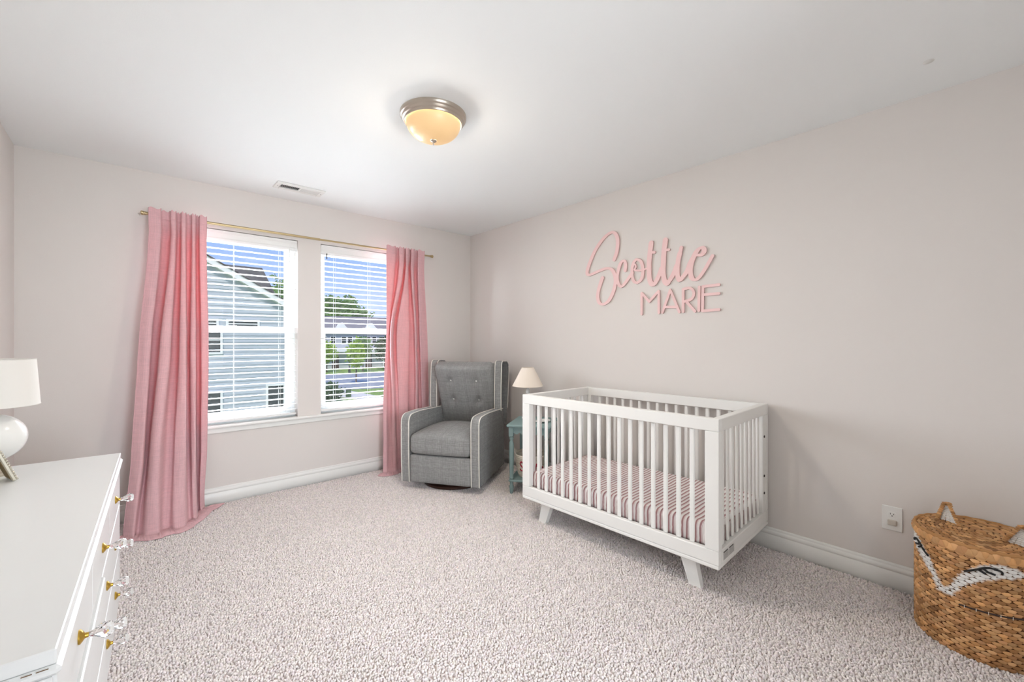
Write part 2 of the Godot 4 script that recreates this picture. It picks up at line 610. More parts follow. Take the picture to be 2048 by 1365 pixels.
func blind(x0: float, x1: float, n: int) -> void:
	var d := WIN + 0.042
	var b := thing("window_blind", "white two-inch slat blind in the window facing the %s" % ["grey siding" if n == 1 else "street"], "blind", P((x0 + x1) / 2, WY[0], d), 0, "open slat blinds")
	var o := b.position
	var st := mk()
	var pr := rounded([Vector2(-0.036, 2.022), Vector2(-0.026, 2.018), Vector2(-0.026, 2.104), Vector2(-0.038, 2.104), Vector2(-0.038, 2.088), Vector2(-0.034, 2.08), Vector2(-0.034, 2.046), Vector2(-0.038, 2.038)], [0.002, 0, 0, 0.002, 0.002, 0.002, 0.002, 0.002], 3)
	prism(st, pr, x0 - 0.002, x1 + 0.002, func(p: Vector2, l: float) -> Vector3: return P(l, p.y, d + p.x) - o)
	obj("valance", st, M.slat_vinyl, b)
	st = mk()
	span(st, P(x0, 2.06, d - 0.025) - o, P(x1, 2.1, d + 0.03) - o, 0.002)
	obj("head_rail", st, M.vinyl, b)
	# slats: shallow arched strips
	var slat := mk(0)
	var segs := 5
	var half := (x1 - x0) / 2
	for k in segs:
		var pts := []
		for q in [k, k + 1]:
			var t := float(q) / segs - 0.5
			pts.append(Vector2(t * 0.05, 0.003 * (1.0 - 4.0 * t * t)))
		for side in [0.0, 0.0028]:
			var a := Vector3(-half, pts[0].y - side, pts[0].x)
			var c := Vector3(half, pts[0].y - side, pts[0].x)
			var e := Vector3(half, pts[1].y - side, pts[1].x)
			var f := Vector3(-half, pts[1].y - side, pts[1].x)
			slat.set_smooth_group(1 if side == 0.0 else 2)
			if side == 0.0: quad(slat, a, f, e, c)
			else: quad(slat, a, c, e, f)
	slat.set_smooth_group(-1)
	for z in [-0.025, 0.025]:
		face(slat, [Vector3(-half, 0, z), Vector3(half, 0, z), Vector3(half, -0.0028, z), Vector3(-half, -0.0028, z)], Vector3.ZERO)
	slat.generate_normals()
	var mesh := slat.commit()
	var y := 2.016
	while y > 0.662:
		var s := inst("slat", mesh, M.slat_vinyl, b)
		s.position = Vector3(0, y - o.y, 0)
		s.rotation.x = deg_to_rad(rng.randf_range(-0.5, 0.5))
		s.rotation.z = deg_to_rad(rng.randf_range(-0.05, 0.05))
		y -= 0.0465
	st = mk()
	span(st, P(x0, 0.622, d - 0.026) - o, P(x1, 0.64, d + 0.026) - o, 0.004)
	obj("bottom_rail", st, M.slat_vinyl, b)
	for fx in [0.14, 0.5, 0.86]:
		st = mk()
		var x: float = lerpf(x0, x1, fx)
		for z in [-0.027, 0.027]:
			tube(st, [P(x, 0.63, d + z) - o, P(x, 2.06, d + z) - o], 0.0009, 5, false)
		obj("ladder_cord", st, M.cord, b)
	st = mk()
	var wx: float = x1 - 0.06 if n == 1 else x0 + 0.045
	if n == 1:
		tube(st, [P(wx, 2.03, d - 0.045) - o, P(wx, 1.46, d - 0.043) - o], 0.0035, 6)
		obj("tilt_wand", st, M.plate_white, b)
	else:
		tube(st, [P(wx, 2.03, d - 0.042) - o, P(wx, 1.98, d - 0.042) - o], 0.004, 6)
		obj("wand_hook", st, M.black_metal if M.has("black_metal") else M.slot_black, b)

func curtain(label: String, levels: Array, sd: int) -> void:
	# levels: [height, x, d, x, d ...], the cross-section of the cloth at that height: broad front faces with deep valleys between
	var c := thing("window_curtain", label, "curtain", P(levels[0][1], 0, WIN - 0.09), 0, "pink floor-length curtains")
	var o := c.position
	var nz := noise(1.0, 2, sd)
	var rows := []
	for l in levels:
		rows.append([l[0], bez(pts2(l.slice(1)), 9)])
	var nu: int = rows[0][1].size() - 1
	var grid := []
	var down := 14
	for k in rows.size() - 1:
		var q := [rows[maxi(k - 1, 0)], rows[k], rows[k + 1], rows[mini(k + 2, rows.size() - 1)]]
		for i in down + (1 if k == rows.size() - 2 else 0):
			var t := float(i) / down
			var y: float = lerpf(q[1][0], q[2][0], t)
			var row := []
			for u in nu + 1:
				var p0: Vector2 = q[0][1][u]
				var p1: Vector2 = q[1][1][u]
				var p2: Vector2 = q[2][1][u]
				var p3: Vector2 = q[3][1][u]
				var m1: Vector2 = (p2 - p0) * 0.35
				var m2: Vector2 = (p3 - p1) * 0.35
				var p := p1 * (2 * t * t * t - 3 * t * t + 1) + m1 * (t * t * t - 2 * t * t + t) + p2 * (-2 * t * t * t + 3 * t * t) + m2 * (t * t * t - t * t)
				var loose := clampf((2.0 - y) * 2.0, 0.0, 1.0)
				p.y += loose * (0.004 * nz.get_noise_2d(u * 0.11, y * 2.2) + 0.003 * nz.get_noise_2d(u * 0.05 + 30.0, y * 7.0))
				var lift_y := 0.0
				if k == 0: lift_y = 0.006 * sin(u * 0.7) * (1.0 - t)
				if k == rows.size() - 2: lift_y = 0.012 * sin(PI * t) * (0.3 + absf(nz.get_noise_2d(u * 0.3, 88.0)) * 2.0)
				row.append(P(p.x, maxf(y + lift_y, 0.012), p.y) - o)
			grid.append(row)
	var nv := grid.size() - 1
	var st := mk(0)
	for i in nv:
		for j in nu:
			var q := [[i, j], [i + 1, j], [i + 1, j + 1], [i, j + 1]]
			for k in [0, 2, 1, 0, 3, 2]:
				var a: int = q[k][0]
				var b: int = q[k][1]
				st.set_uv(Vector2(float(b) / nu * 2.4, grid[a][0].y * 2.0))
				st.add_vertex(grid[a][b])
	obj("cloth", st, M.curtain_linen, c)
	st = mk()   # rolled hems
	tube(st, grid[nv], 0.0026, 5)
	for e in [0, nu]:
		var side := []
		for i in nv + 1: side.append(grid[i][e])
		tube(st, side, 0.0022, 6)
	obj("hem", st, M.curtain_linen, c)
	st = mk()   # stitching under the rod pocket
	var line := []
	for j in nu + 1: line.append(grid[down][j] + Vector3(0, 0, 0.0006))
	tube(st, line, 0.0011, 4)
	obj("header_seam", st, M.curtain_linen, c)

func pocket(y: float, a: Array, k: float) -> Array:   # the cloth drawn together round the rod
	var out := [y]
	for i in range(0, a.size(), 2):
		out.append(a[i])
		out.append(WIN - 0.09 - 0.0125 + (a[i + 1] - 3.87) * k)
	return out

func curtains() -> void:
	var top := [0.075, 3.8, 0.135, 3.79, 0.148, 3.87, 0.186, 3.865, 0.194, 3.8, 0.218, 3.795, 0.231, 3.86, 0.248, 3.86, 0.252, 3.795, 0.274, 3.795, 0.287, 3.86, 0.307, 3.85, 0.312, 3.8, 0.329, 3.8, 0.343, 3.86, 0.355, 3.86, 0.358, 3.8, 0.398, 3.82]
	curtain("pink curtain between the dresser and the window, puddled on the carpet", [
		pocket(2.158, top, 0.55), pocket(2.098, top, 0.5), [1.95] + top,
		[1.19, 0.023, 3.74, 0.081, 3.72, 0.091, 3.82, 0.13, 3.82, 0.132, 3.72, 0.184, 3.715, 0.198, 3.83, 0.237, 3.83, 0.237, 3.74, 0.273, 3.735, 0.286, 3.84, 0.3, 3.83, 0.301, 3.77, 0.329, 3.77, 0.344, 3.87, 0.368, 3.87, 0.367, 3.8, 0.409, 3.81],
		[0.47, -0.013, 3.66, 0.042, 3.63, 0.056, 3.72, 0.071, 3.72, 0.079, 3.62, 0.123, 3.6, 0.157, 3.7, 0.197, 3.7, 0.208, 3.66, 0.264, 3.66, 0.279, 3.78, 0.299, 3.78, 0.303, 3.73, 0.326, 3.73, 0.343, 3.86, 0.365, 3.87, 0.364, 3.8, 0.399, 3.8],
		[0.022, -0.05, 3.62, -0.005, 3.56, 0.015, 3.60, 0.035, 3.59, 0.055, 3.545, 0.115, 3.525, 0.14, 3.58, 0.175, 3.585, 0.2, 3.54, 0.255, 3.56, 0.275, 3.63, 0.292, 3.65, 0.31, 3.63, 0.335, 3.68, 0.342, 3.78, 0.355, 3.82, 0.362, 3.78, 0.39, 3.84],
		[0.012, -0.07, 3.59, -0.03, 3.52, -0.005, 3.525, 0.03, 3.505, 0.06, 3.48, 0.12, 3.465, 0.15, 3.48, 0.19, 3.485, 0.23, 3.475, 0.29, 3.52, 0.315, 3.57, 0.335, 3.6, 0.36, 3.63, 0.4, 3.71, 0.42, 3.76, 0.44, 3.79, 0.47, 3.82, 0.515, 3.88]], 5)
	top = [1.787, 3.8, 1.863, 3.8, 1.908, 3.86, 1.929, 3.86, 1.915, 3.8, 1.954, 3.795, 1.993, 3.86, 2.004, 3.86, 1.984, 3.8, 2.01, 3.8, 2.053, 3.86, 2.064, 3.86, 2.043, 3.8, 2.07, 3.8, 2.114, 3.86, 2.142, 3.86, 2.12, 3.8, 2.193, 3.81]
	curtain("pink curtain hanging behind the grey glider", [
		pocket(2.158, top, 0.55), pocket(2.098, top, 0.5), [1.95] + top,
		[1.34, 1.796, 3.82, 1.822, 3.82, 1.836, 3.84, 1.832, 3.82, 1.813, 3.77, 1.831, 3.765, 1.883, 3.83, 1.904, 3.83, 1.884, 3.77, 1.997, 3.765, 2.043, 3.83, 2.092, 3.84, 2.076, 3.79, 2.098, 3.79, 2.137, 3.85, 2.159, 3.85, 2.142, 3.8, 2.234, 3.82],
		[0.7, 1.752, 3.79, 1.773, 3.77, 1.802, 3.79, 1.822, 3.79, 1.818, 3.75, 1.839, 3.74, 1.869, 3.77, 1.889, 3.77, 1.895, 3.75, 1.973, 3.74, 2.026, 3.81, 2.087, 3.82, 2.081, 3.78, 2.109, 3.78, 2.154, 3.84, 2.176, 3.84, 2.165, 3.8, 2.251, 3.82],
		[0.022, 1.735, 3.76, 1.76, 3.74, 1.78, 3.75, 1.8, 3.75, 1.82, 3.73, 1.85, 3.72, 1.87, 3.75, 1.89, 3.75, 1.91, 3.73, 1.98, 3.72, 2.0, 3.78, 2.04, 3.79, 2.06, 3.76, 2.1, 3.76, 2.12, 3.81, 2.15, 3.81, 2.17, 3.78, 2.25, 3.8],
		[0.012, 1.675, 3.74, 1.70, 3.695, 1.73, 3.68, 1.76, 3.67, 1.79, 3.67, 1.83, 3.675, 1.86, 3.69, 1.89, 3.7, 1.92, 3.69, 1.98, 3.69, 2.0, 3.73, 2.04, 3.74, 2.07, 3.73, 2.1, 3.73, 2.13, 3.77, 2.16, 3.77, 2.18, 3.75, 2.26, 3.78]], 12)
	var r := thing("curtain_rod", "thin brass curtain rod across both windows", "curtain rod", P(1.18, 2.125, WIN - 0.09))
	var st := mk()
	tube(st, [P(0.06, 2.125, WIN - 0.09) - r.position, P(1.2, 2.125, WIN - 0.09) - r.position], 0.0095, 14)
	tube(st, [P(1.2, 2.125, WIN - 0.09) - r.position, P(2.295, 2.125, WIN - 0.09) - r.position], 0.008, 14)
	obj("rod", st, M.brass, r)
	for s in [[0.052, -1.0], [2.3, 1.0]]:
		st = mk()
		var tw := Basis(Vector3(0, 0, 1), -s[1] * PI / 2)
		lathe(st, [Vector2(0.0, -0.012), Vector2(0.0115, -0.012), Vector2(0.0115, 0.0), Vector2(0.0145, 0.003), Vector2(0.0145, 0.014), Vector2(0.0115, 0.018), Vector2(0.0, 0.018)], 16, P(s[0], 2.125, WIN - 0.09) - r.position, tw, true)
		obj("finial", st, M.brass, r)
	for x in [0.11, 2.19]:
		st = mk()
		var pp := P(x, 2.125, WIN) - r.position
		box(st, pp + Vector3(0, 0, 0.004), Vector3(0.03, 0.05, 0.008), 0.002)
		tube(st, [pp + Vector3(0, -0.012, 0.006), pp + Vector3(0, -0.012, 0.09)], 0.005, 8)
		tube(st, [pp + Vector3(0, -0.012, 0.09), pp + Vector3(0, -0.0095, 0.102)], 0.004, 8)
		obj("bracket", st, M.brass, r)

# ------------------------------------------------------------------ glider
func glider() -> void:
	var g := thing("glider_chair", "charcoal tweed wingback glider with white piping and buttons", "armchair", P(1.8745, 0, 3.013), deg_to_rad(-57.0))
	var fab: Material = M.chair_fabric
	var side := func(s: float, off: float) -> Callable:   # (w, y) at a distance across
		return func(p: Vector2, l: float) -> Vector3: return Vector3(s * (off + l), p.y, -p.x)
	for s in [-1.0, 1.0]:
		var st := mk()
		var prof := rounded([Vector2(0.012, 0.065), Vector2(0.0, 0.30), Vector2(0.0, 0.628), Vector2(0.2, 0.636), Vector2(0.70, 0.607), Vector2(0.72, 0.065)], [0.01, 0.1, 0.075, 0.1, 0.06, 0.02], 8)
		prism(st, prof, 0.0, 0.072, side.call(s, 0.276), 0.008)
		var arm := obj("arm", st, fab, g)
		for off in [0.278, 0.346]:
			var path := []
			for p in prof: path.append(Vector3(s * off, p.y, -p.x))
			# the outline without its floor edge
			var cut := []
			for k in range(path.size()):
				var q: Vector3 = path[k]
				if q.z > -0.655 and not (q.y < 0.066 and q.z < -0.1): cut.append(q)
			st = mk()
			tube(st, bez(cut, 3), 0.0046, 7)
			obj("piping", st, M.piping, arm)
	# seat, footrest panel, body
	var st := mk()
	rbox(st, Vector3(0, 0.385, -0.27), Vector3(0.548, 0.165, 0.555), 0.045, 14, Basis(), func(v: Vector3) -> Vector3:
		var kx := 1.0 - pow(absf(v.x) / 0.29, 2.4)
		if v.y > 0: v.y += 0.045 * maxf(kx, 0.0) * (1.0 - pow(clampf((v.z + 0.05) / 0.34, -1, 1), 2.0) * 0.75)
		if v.z > 0.15: v.z += 0.012 * kx
		return v)
	obj("seat_cushion", st, fab, g)
	st = mk()
	rbox(st, Vector3(0, 0.183, -0.035), Vector3(0.546, 0.232, 0.06), 0.016, 8, Basis(), func(v: Vector3) -> Vector3:
		if v.z > 0: v.z += 0.006 * (1.0 - pow(v.x / 0.27, 2.0)) * (1.0 - pow(v.y / 0.12, 2.0))
		return v)
	obj("footrest_panel", st, fab, g)
	st = mk()
	box(st, Vector3(0, 0.19, -0.39), Vector3(0.55, 0.22, 0.6), 0.01)
	obj("seat_body", st, fab, g)
	# reclined, tufted back
	var lean := Basis(Vector3.RIGHT, atan2(0.235, 0.60))
	var spots := [Vector2(-0.128, 0.178), Vector2(0.128, 0.178), Vector2(-0.128, -0.02), Vector2(0.128, -0.02)]
	var bc := Vector3(0, 0.735, -0.657)
	var dent := func(v: Vector3) -> Vector3:
		if v.z > 0:
			var kx := 1.0 - pow(v.x / 0.31, 2.0)
			v.z += 0.028 * maxf(kx, 0.0)
			for b in spots:
				var d := Vector2(v.x - b.x, (v.y - b.y)).length()
				v.z -= 0.02 * exp(-d * d / 0.0011)
				v.z -= 0.007 * exp(-pow((v.x - b.x) / 0.012, 2.0)) * clampf(1.0 - absf(v.y - b.y) / 0.12, 0.0, 1.0)
		return v
	st = mk()
	rbox(st, bc, Vector3(0.572, 0.66, 0.13), 0.04, 40, lean, dent)
	obj("back_cushion", st, fab, g)
	for b in spots:
		st = mk()
		var p: Vector3 = dent.call(Vector3(b.x, b.y, 0.065))
		lathe(st, [Vector2(0.0105, -0.004), Vector2(0.0108, 0.001), Vector2(0.008, 0.005), Vector2(0.0, 0.006)], 14, bc + lean * (p + Vector3(0, 0, 0.002)), lean * Basis(Vector3.RIGHT, PI / 2))
		obj("button", st, M.button, g)
	for s in [-1.0, 1.0]:
		st = mk()
		var prof := rounded([Vector2(0.575, 0.60), Vector2(0.57, 0.80), Vector2(0.59, 1.064), Vector2(0.80, 1.055), Vector2(0.83, 0.98), Vector2(0.76, 0.45), Vector2(0.70, 0.45)], [0.01, 0.1, 0.055, 0.05, 0.05, 0.02, 0.02], 7)
		prism(st, prof, 0.0, 0.068, side.call(s, 0.292), 0.007)
		var wing := obj("wing", st, fab, g)
		for off in [0.294, 0.358]:
			var path := []
			for p in prof:
				if p.x < 0.66 and p.y > 0.6 or (p.y > 1.03 and p.x < (0.75 if off < 0.3 else 0.82)): path.append(Vector3(s * off, p.y, -p.x))
			st = mk()
			tube(st, bez(path, 3), 0.0044, 7)
			obj("piping", st, M.piping, wing)
		st = mk()
		var rear := [Vector3(s * 0.359, 0.60, -0.785), Vector3(s * 0.359, 0.8, -0.81), Vector3(s * 0.359, 1.0, -0.832)]
		tube(st, rear, 0.004, 6)
		obj("piping", st, M.piping, wing)
	st = mk()
	hexa(st, [Vector3(-0.3, 0.08, -0.66), Vector3(0.3, 0.08, -0.66), Vector3(0.3, 0.08, -0.74), Vector3(-0.3, 0.08, -0.74)], [Vector3(-0.3, 1.03, -0.72), Vector3(0.3, 1.03, -0.72), Vector3(0.3, 1.03, -0.835), Vector3(-0.3, 1.03, -0.835)])
	obj("back_shell", st, fab, g)
	st = mk()
	lathe(st, [Vector2(0.0, 0.008), Vector2(0.27, 0.008), Vector2(0.275, 0.014), Vector2(0.275, 0.03), Vector2(0.262, 0.036), Vector2(0.06, 0.038), Vector2(0.06, 0.075), Vector2(0.0, 0.075)], 40, Vector3(0, 0, -0.33), Basis(), true)
	obj("swivel_base", st, M.dark_wood, g)

# ------------------------------------------------------------------ crib
func crib() -> void:
	var c := thing("baby_crib", "white slatted crib with splayed legs against the wall with the name", "crib", P(2.433, 0, 1.534), deg_to_rad(-88.0))
	var paint: Material = M.crib_paint
	var L := 0.66
	var W := 0.3775
	var rail := func(called: String, a: Vector3, b: Vector3, bev := 0.0025) -> MeshInstance3D:
		var s := mk()
		span(s, a, b, bev)
		return obj(called, s, paint, c)
	# the four top rails, mitred into a ring, and the four bottom rails with a lip
	for s in [-1.0, 1.0]:
		var nm: String = "front" if s > 0 else "rear"
		rail.call("top_rail", Vector3(-L, 0.815, s * W), Vector3(L, 0.876, s * (W - 0.04)))
		rail.call("top_rail", Vector3(s * L, 0.815, -W + 0.0405), Vector3(s * (L - 0.04), 0.876, W - 0.0405))
		rail.call("bottom_rail", Vector3(-L, 0.176, s * W), Vector3(L, 0.243, s * (W - 0.03)))
		rail.call("bottom_rail", Vector3(s * L, 0.176, -W + 0.0305), Vector3(s * (L - 0.03), 0.243, W - 0.0305))
	rail.call("base_lip", Vector3(-L, 0.155, -W), Vector3(L, 0.1745, W), 0.004)
	for sx in [-1.0, 1.0]:
		for sz in [-1.0, 1.0]:
			var p: MeshInstance3D = rail.call("post", Vector3(sx * L, 0.2435, sz * W), Vector3(sx * (L - 0.066), 0.8145, sz * (W - 0.042)))
			for y in [0.36, 0.46, 0.69]:   # bolt heads on the end faces of the rear posts
				if sz > 0: continue
				var s := mk()
				lathe(s, [Vector2(0.0, 0.0), Vector2(0.0075, 0.0), Vector2(0.0075, 0.003), Vector2(0.004, 0.0035), Vector2(0.003, 0.001), Vector2(0.0, 0.001)], 12, Vector3(sx * L, y, sz * (W - 0.075)), Basis(Vector3(0, 0, 1), -sx * PI / 2), true)
				obj("bolt", s, M.dark_screw, p)
	# slats
	var sl := mk()
	box(sl, Vector3.ZERO, Vector3(0.024, 0.57, 0.012), 0.004)
	sl.generate_normals()
	var lm := sl.commit()
	for s in [-1.0, 1.0]:
		for k in 16:
			var o := inst("slat", lm, paint, c)
			o.position = Vector3(-L + 0.066 + (2 * L - 0.132) * (k + 1) / 17.0, 0.529, s * (W - 0.02))
		for k in 9:
			var o := inst("slat", lm, paint, c)
			o.position = Vector3(s * (L - 0.02), 0.529, -W + 0.085 + (2 * W - 0.127) * (k + 0.55) / 9.4)
			o.rotation.y = PI / 2
		var jb := mk()   # end panel stile that carries the bolts
		span(jb, Vector3(s * L, 0.2435, -W + 0.0425), Vector3(s * (L - 0.03), 0.8145, -W + 0.092), 0.003)
		obj("stile", jb, paint, c)
	# legs splay outwards along the length
	for sx in [-1.0, 1.0]:
		for sz in [-1.0, 1.0]:
			var s := mk()
			var lo := []
			var hi := []
			for q in [[-1, -1], [1, -1], [1, 1], [-1, 1]]:
				lo.append(Vector3(sx * (L - 0.135) + q[0] * 0.03, 0.0, sz * (W - 0.07) + q[1] * 0.017))
				hi.append(Vector3(sx * (L - 0.18) + q[0] * 0.04, 0.157, sz * (W - 0.075) + q[1] * 0.021))
			hexa(s, lo, hi)
			obj("leg", s, paint, c)
	# warning label on the end rail
	var lab := mk()
	var lx := L + 0.0006
	var uvq := [[Vector3(lx, 0.185, 0.322), Vector2(0, 1)], [Vector3(lx, 0.185, 0.175), Vector2(1, 1)], [Vector3(lx, 0.228, 0.175), Vector2(1, 0)], [Vector3(lx, 0.228, 0.322), Vector2(0, 0)]]
	for k in [0, 2, 1, 0, 3, 2]:
		lab.set_uv(uvq[k][1]); lab.add_vertex(uvq[k][0])
	var im := Image.create(256, 76, false, Image.FORMAT_RGB8)
	im.fill(rgb(225, 224, 220))
	var r := RandomNumberGenerator.new()
	r.seed = 3
	for half in 2:
		im.fill_rect(Rect2i(4 + half * 128, 3, 100, 12), rgb(40, 40, 40))
		for ln in 8:
			var x := 4 + half * 128
			while x < 114 + half * 128:
				var w := r.randi_range(3, 9)
				im.fill_rect(Rect2i(x, 20 + ln * 7, w, 4), rgb(70, 70, 70))
				x += w + 3
	var lm2 := mat("crib_label", Color.WHITE, 0.5)
	lm2.albedo_texture = ImageTexture.create_from_image(im)
	var lo2 := obj("warning_label", lab, lm2, c)
	tag(lo2, "small grey printed warning label")
	# mattress: a thing of its own lying inside
	var m := thing("crib_mattress", "thin mattress in a mauve and white ticking-striped sheet inside the crib", "mattress", P(2.433, 0.222, 1.534), deg_to_rad(-88.0))
	var stp := Image.create(64, 8, false, Image.FORMAT_RGB8)
	for x in 64:
		for y in 8:
			var k := x / 64.0
			var col := rgb(246, 240, 238)
			if k < 0.36: col = rgb(178, 136, 137)
			elif k > 0.46 and k < 0.54: col = rgb(204, 172, 172)
			stp.set_pixel(x, y, col)
	var sm := mat("ticking_sheet", Color.WHITE, 0.9)
	sm.albedo_texture = ImageTexture.create_from_image(stp)
	sm.uv1_scale = Vector3(1.0 / 0.024, 1, 1)
	var st := mk(0)
	var nzz := noise(6.0, 2, 4)
	var hl := L - 0.035
	var hw := W - 0.045
	var rr := 0.03
	var hh := 0.115
	var across := []   # profile over the mattress: (z, y)
	across.append(Vector2(hw - 0.02, 0.0))
	for k in 7: across.append(Vector2(hw - rr + rr * sin(PI * 0.5 + k * 0.0) , rr * 0.0 + 0.01 + (hh - rr - 0.01) * k / 6.0))
	for k in range(1, 7): across.append(Vector2(hw - rr + rr * cos(PI / 2 * k / 6.0), hh - rr + rr * sin(PI / 2 * k / 6.0)))
	var full: Array = across.duplicate()
	for k in range(1, 24): full.append(Vector2(lerpf(hw - rr, -hw + rr, k / 24.0), hh))
	for k in range(across.size() - 1, -1, -1): full.append(Vector2(-across[k].x, across[k].y))
	var nx := 150
	var gr := []
	for i in nx + 1:
		var x := lerpf(-hl, hl, float(i) / nx)
		var sh := 1.0
		var endy := 1.0
		var edge := hl - absf(x)
		if edge < rr: endy = sqrt(maxf(0.0, 1.0 - pow(1.0 - edge / rr, 2.0)))
		var row := []
		for p in full:
			var py: float = p.y
			if py > hh - rr: py = hh - rr + (py - hh + rr) * endy
			var wob: float = 0.003 * nzz.get_noise_2d(x, p.x)
			row.append(Vector3(x, py + wob + 0.004, p.x + (0.004 * nzz.get_noise_2d(x * 4.0, p.y * 4.0 + 9.0) if absf(p.x) > hw - rr else 0.0)))
		gr.append(row)
	for i in nx:
		for j in full.size() - 1:
			var q := [[i, j], [i + 1, j], [i + 1, j + 1], [i, j + 1]]
			for k in [0, 2, 1, 0, 3, 2]:
				var v: Vector3 = gr[q[k][0]][q[k][1]]
				st.set_uv(Vector2(v.x + 0.004 * nzz.get_noise_2d(v.z * 0.8, v.x), v.z))
				st.add_vertex(v)
	for s in [0, nx]:
		for j in full.size() / 2:
			var a: Vector3 = gr[s][j]
			var b: Vector3 = gr[s][j + 1]
			var c2: Vector3 = gr[s][full.size() - 2 - j]
			var d: Vector3 = gr[s][full.size() - 1 - j]
			for p in ([a, b, c2, a, c2, d] if s == 0 else [a, c2, b, a, d, c2]):
				st.set_uv(Vector2(p.z, p.x)); st.add_vertex(p)
	obj("fitted_sheet", st, sm, m)

# ------------------------------------------------------------------ side table, lamp, dish, rope basket
func side_table() -> void:
	var th := deg_to_rad(-56.6)
	var w := 0.36
	var dp := 0.43
	var e1 := Vector3(cos(th), 0, -sin(th))
	var fz := Vector3(sin(th), 0, cos(th))
	var o := P(2.262, 0, 2.618) + e1 * (w / 2) - fz * (dp / 2)
	var t := thing("side_table", "small pale teal side table with turned legs and scalloped apron", "side table", o, th)
	var paint: Material = M.teal_paint
	var H := 0.57
	var st := mk()
	var top := rounded([Vector2(-w / 2, -dp / 2), Vector2(w / 2, -dp / 2), Vector2(w / 2, dp / 2), Vector2(-w / 2, dp / 2)], [0.01, 0.01, 0.01, 0.01], 4)
	prism(st, top, H - 0.02, H, func(p: Vector2, l: float) -> Vector3: return Vector3(p.x, l, p.y), 0.005)
	obj("table_top", st, paint, t)
	var lx := w / 2 - 0.035
	var lz := dp / 2 - 0.035
	var prof := [Vector2(0.0, 0.0), Vector2(0.012, 0.0), Vector2(0.015, 0.02), Vector2(0.0175, 0.05), Vector2(0.0185, 0.066), Vector2(0.013, 0.074), Vector2(0.013, 0.094), Vector2(0.0155, 0.096), Vector2(0.0155, 0.125), Vector2(0.019, 0.128), Vector2(0.019, 0.136), Vector2(0.0155, 0.14), Vector2(0.0165, 0.16), Vector2(0.019, 0.3), Vector2(0.0195, 0.41), Vector2(0.0165, 0.425), Vector2(0.012, 0.43), Vector2(0.014, 0.445), Vector2(0.018, 0.455), Vector2(0.018, 0.462), Vector2(0.012, 0.466), Vector2(0.012, 0.472)]
	for sx in [-1.0, 1.0]:
		for sz in [-1.0, 1.0]:
			st = mk()
			lathe(st, prof, 14, Vector3(sx * lx, 0, sz * lz))
			box(st, Vector3(sx * lx, 0.511, sz * lz), Vector3(0.038, 0.078, 0.038), 0.002)
			obj("leg", st, paint, t)
	# scalloped apron boards
	for s in 4:
		var len := (lx if s % 2 == 0 else lz) * 2.0 - 0.036
		var poly := [Vector2(-len / 2, H - 0.021), Vector2(-len / 2, 0.498)]
		var n := 5
		for k in n:
			for i in range(1, 9):
				var f := (k + i / 8.0) / n
				poly.append(Vector2(lerpf(-len / 2, len / 2, f), 0.505 - 0.016 * sin(PI * i / 8.0) - (0.007 if k == 2 else 0.0) * sin(PI * i / 8.0)))
		poly.append(Vector2(len / 2, H - 0.021))
		st = mk()
		var off := (lz if s % 2 == 0 else lx) + 0.006
		var bs := Basis(Vector3.UP, s * PI / 2)
		prism(st, PackedVector2Array(poly), off - 0.01, off, func(p: Vector2, l: float) -> Vector3: return bs * Vector3(p.x, p.y, l))
		obj("apron", st, paint, t)
	st = mk()
	box(st, Vector3(0, 0.112, 0), Vector3(w - 0.03, 0.016, dp - 0.03), 0.004)
	obj("shelf", st, paint, t)
	# lamp
	var lo := o + e1 * -0.075 - fz * 0.11 + Vector3(0, H, 0)
	var l := thing("table_lamp", "small lamp with a cream cone shade on the teal side table", "lamp", lo)
	st = mk()
	lathe(st, [Vector2(0.0, 0.0), Vector2(0.052, 0.0), Vector2(0.054, 0.006), Vector2(0.05, 0.014), Vector2(0.03, 0.02), Vector2(0.014, 0.026), Vector2(0.009, 0.04), Vector2(0.013, 0.06), Vector2(0.02, 0.1), Vector2(0.021, 0.13), Vector2(0.015, 0.17), Vector2(0.009, 0.2), Vector2(0.013, 0.21), Vector2(0.017, 0.22), Vector2(0.02, 0.255), Vector2(0.012, 0.258), Vector2(0.012, 0.3), Vector2(0.0, 0.3)], 24)
	obj("base", st, M.white_ceramic, l)
	st = mk()
	lathe(st, [Vector2(0.136, 0.285), Vector2(0.053, 0.446)], 40)
	lathe(st, [Vector2(0.051, 0.446), Vector2(0.134, 0.285)], 40)
	var shd := obj("shade", st, M.shade_cream, l)
	st = mk()
	for q in [[0.135, 0.285], [0.052, 0.446]]:
		var ring := []
		for k in 41: ring.append(Vector3(q[0] * sin(TAU * k / 40), q[1], q[0] * cos(TAU * k / 40)))
		tube(st, ring, 0.002, 5, false)
	obj("rim", st, M.shade_cream, shd)
	# dish
	var d := thing("ceramic_dish", "shallow white oval dish on the teal side table", "dish", o + e1 * 0.085 - fz * -0.03 + Vector3(0, H, 0))
	st = mk()
	lathe(st, [Vector2(0.0, 0.001), Vector2(0.035, 0.001), Vector2(0.055, 0.008), Vector2(0.066, 0.014), Vector2(0.064, 0.0155), Vector2(0.052, 0.01), Vector2(0.0, 0.006)], 28, Vector3.ZERO, Basis.from_scale(Vector3(1.2, 1, 0.8)))
	obj("bowl", st, M.white_ceramic, d)
	# rope basket
	var b := thing("rope_basket", "white coiled rope basket with red script lettering on the table shelf", "basket", o + Vector3(0, 0.121, 0) + fz * 0.03 - e1 * 0.012, deg_to_rad(-43))
	st = mk()
	var rad := func(y: float) -> float: return 0.098 + 0.044 * pow(clampf(y / 0.19, 0, 1), 0.7)
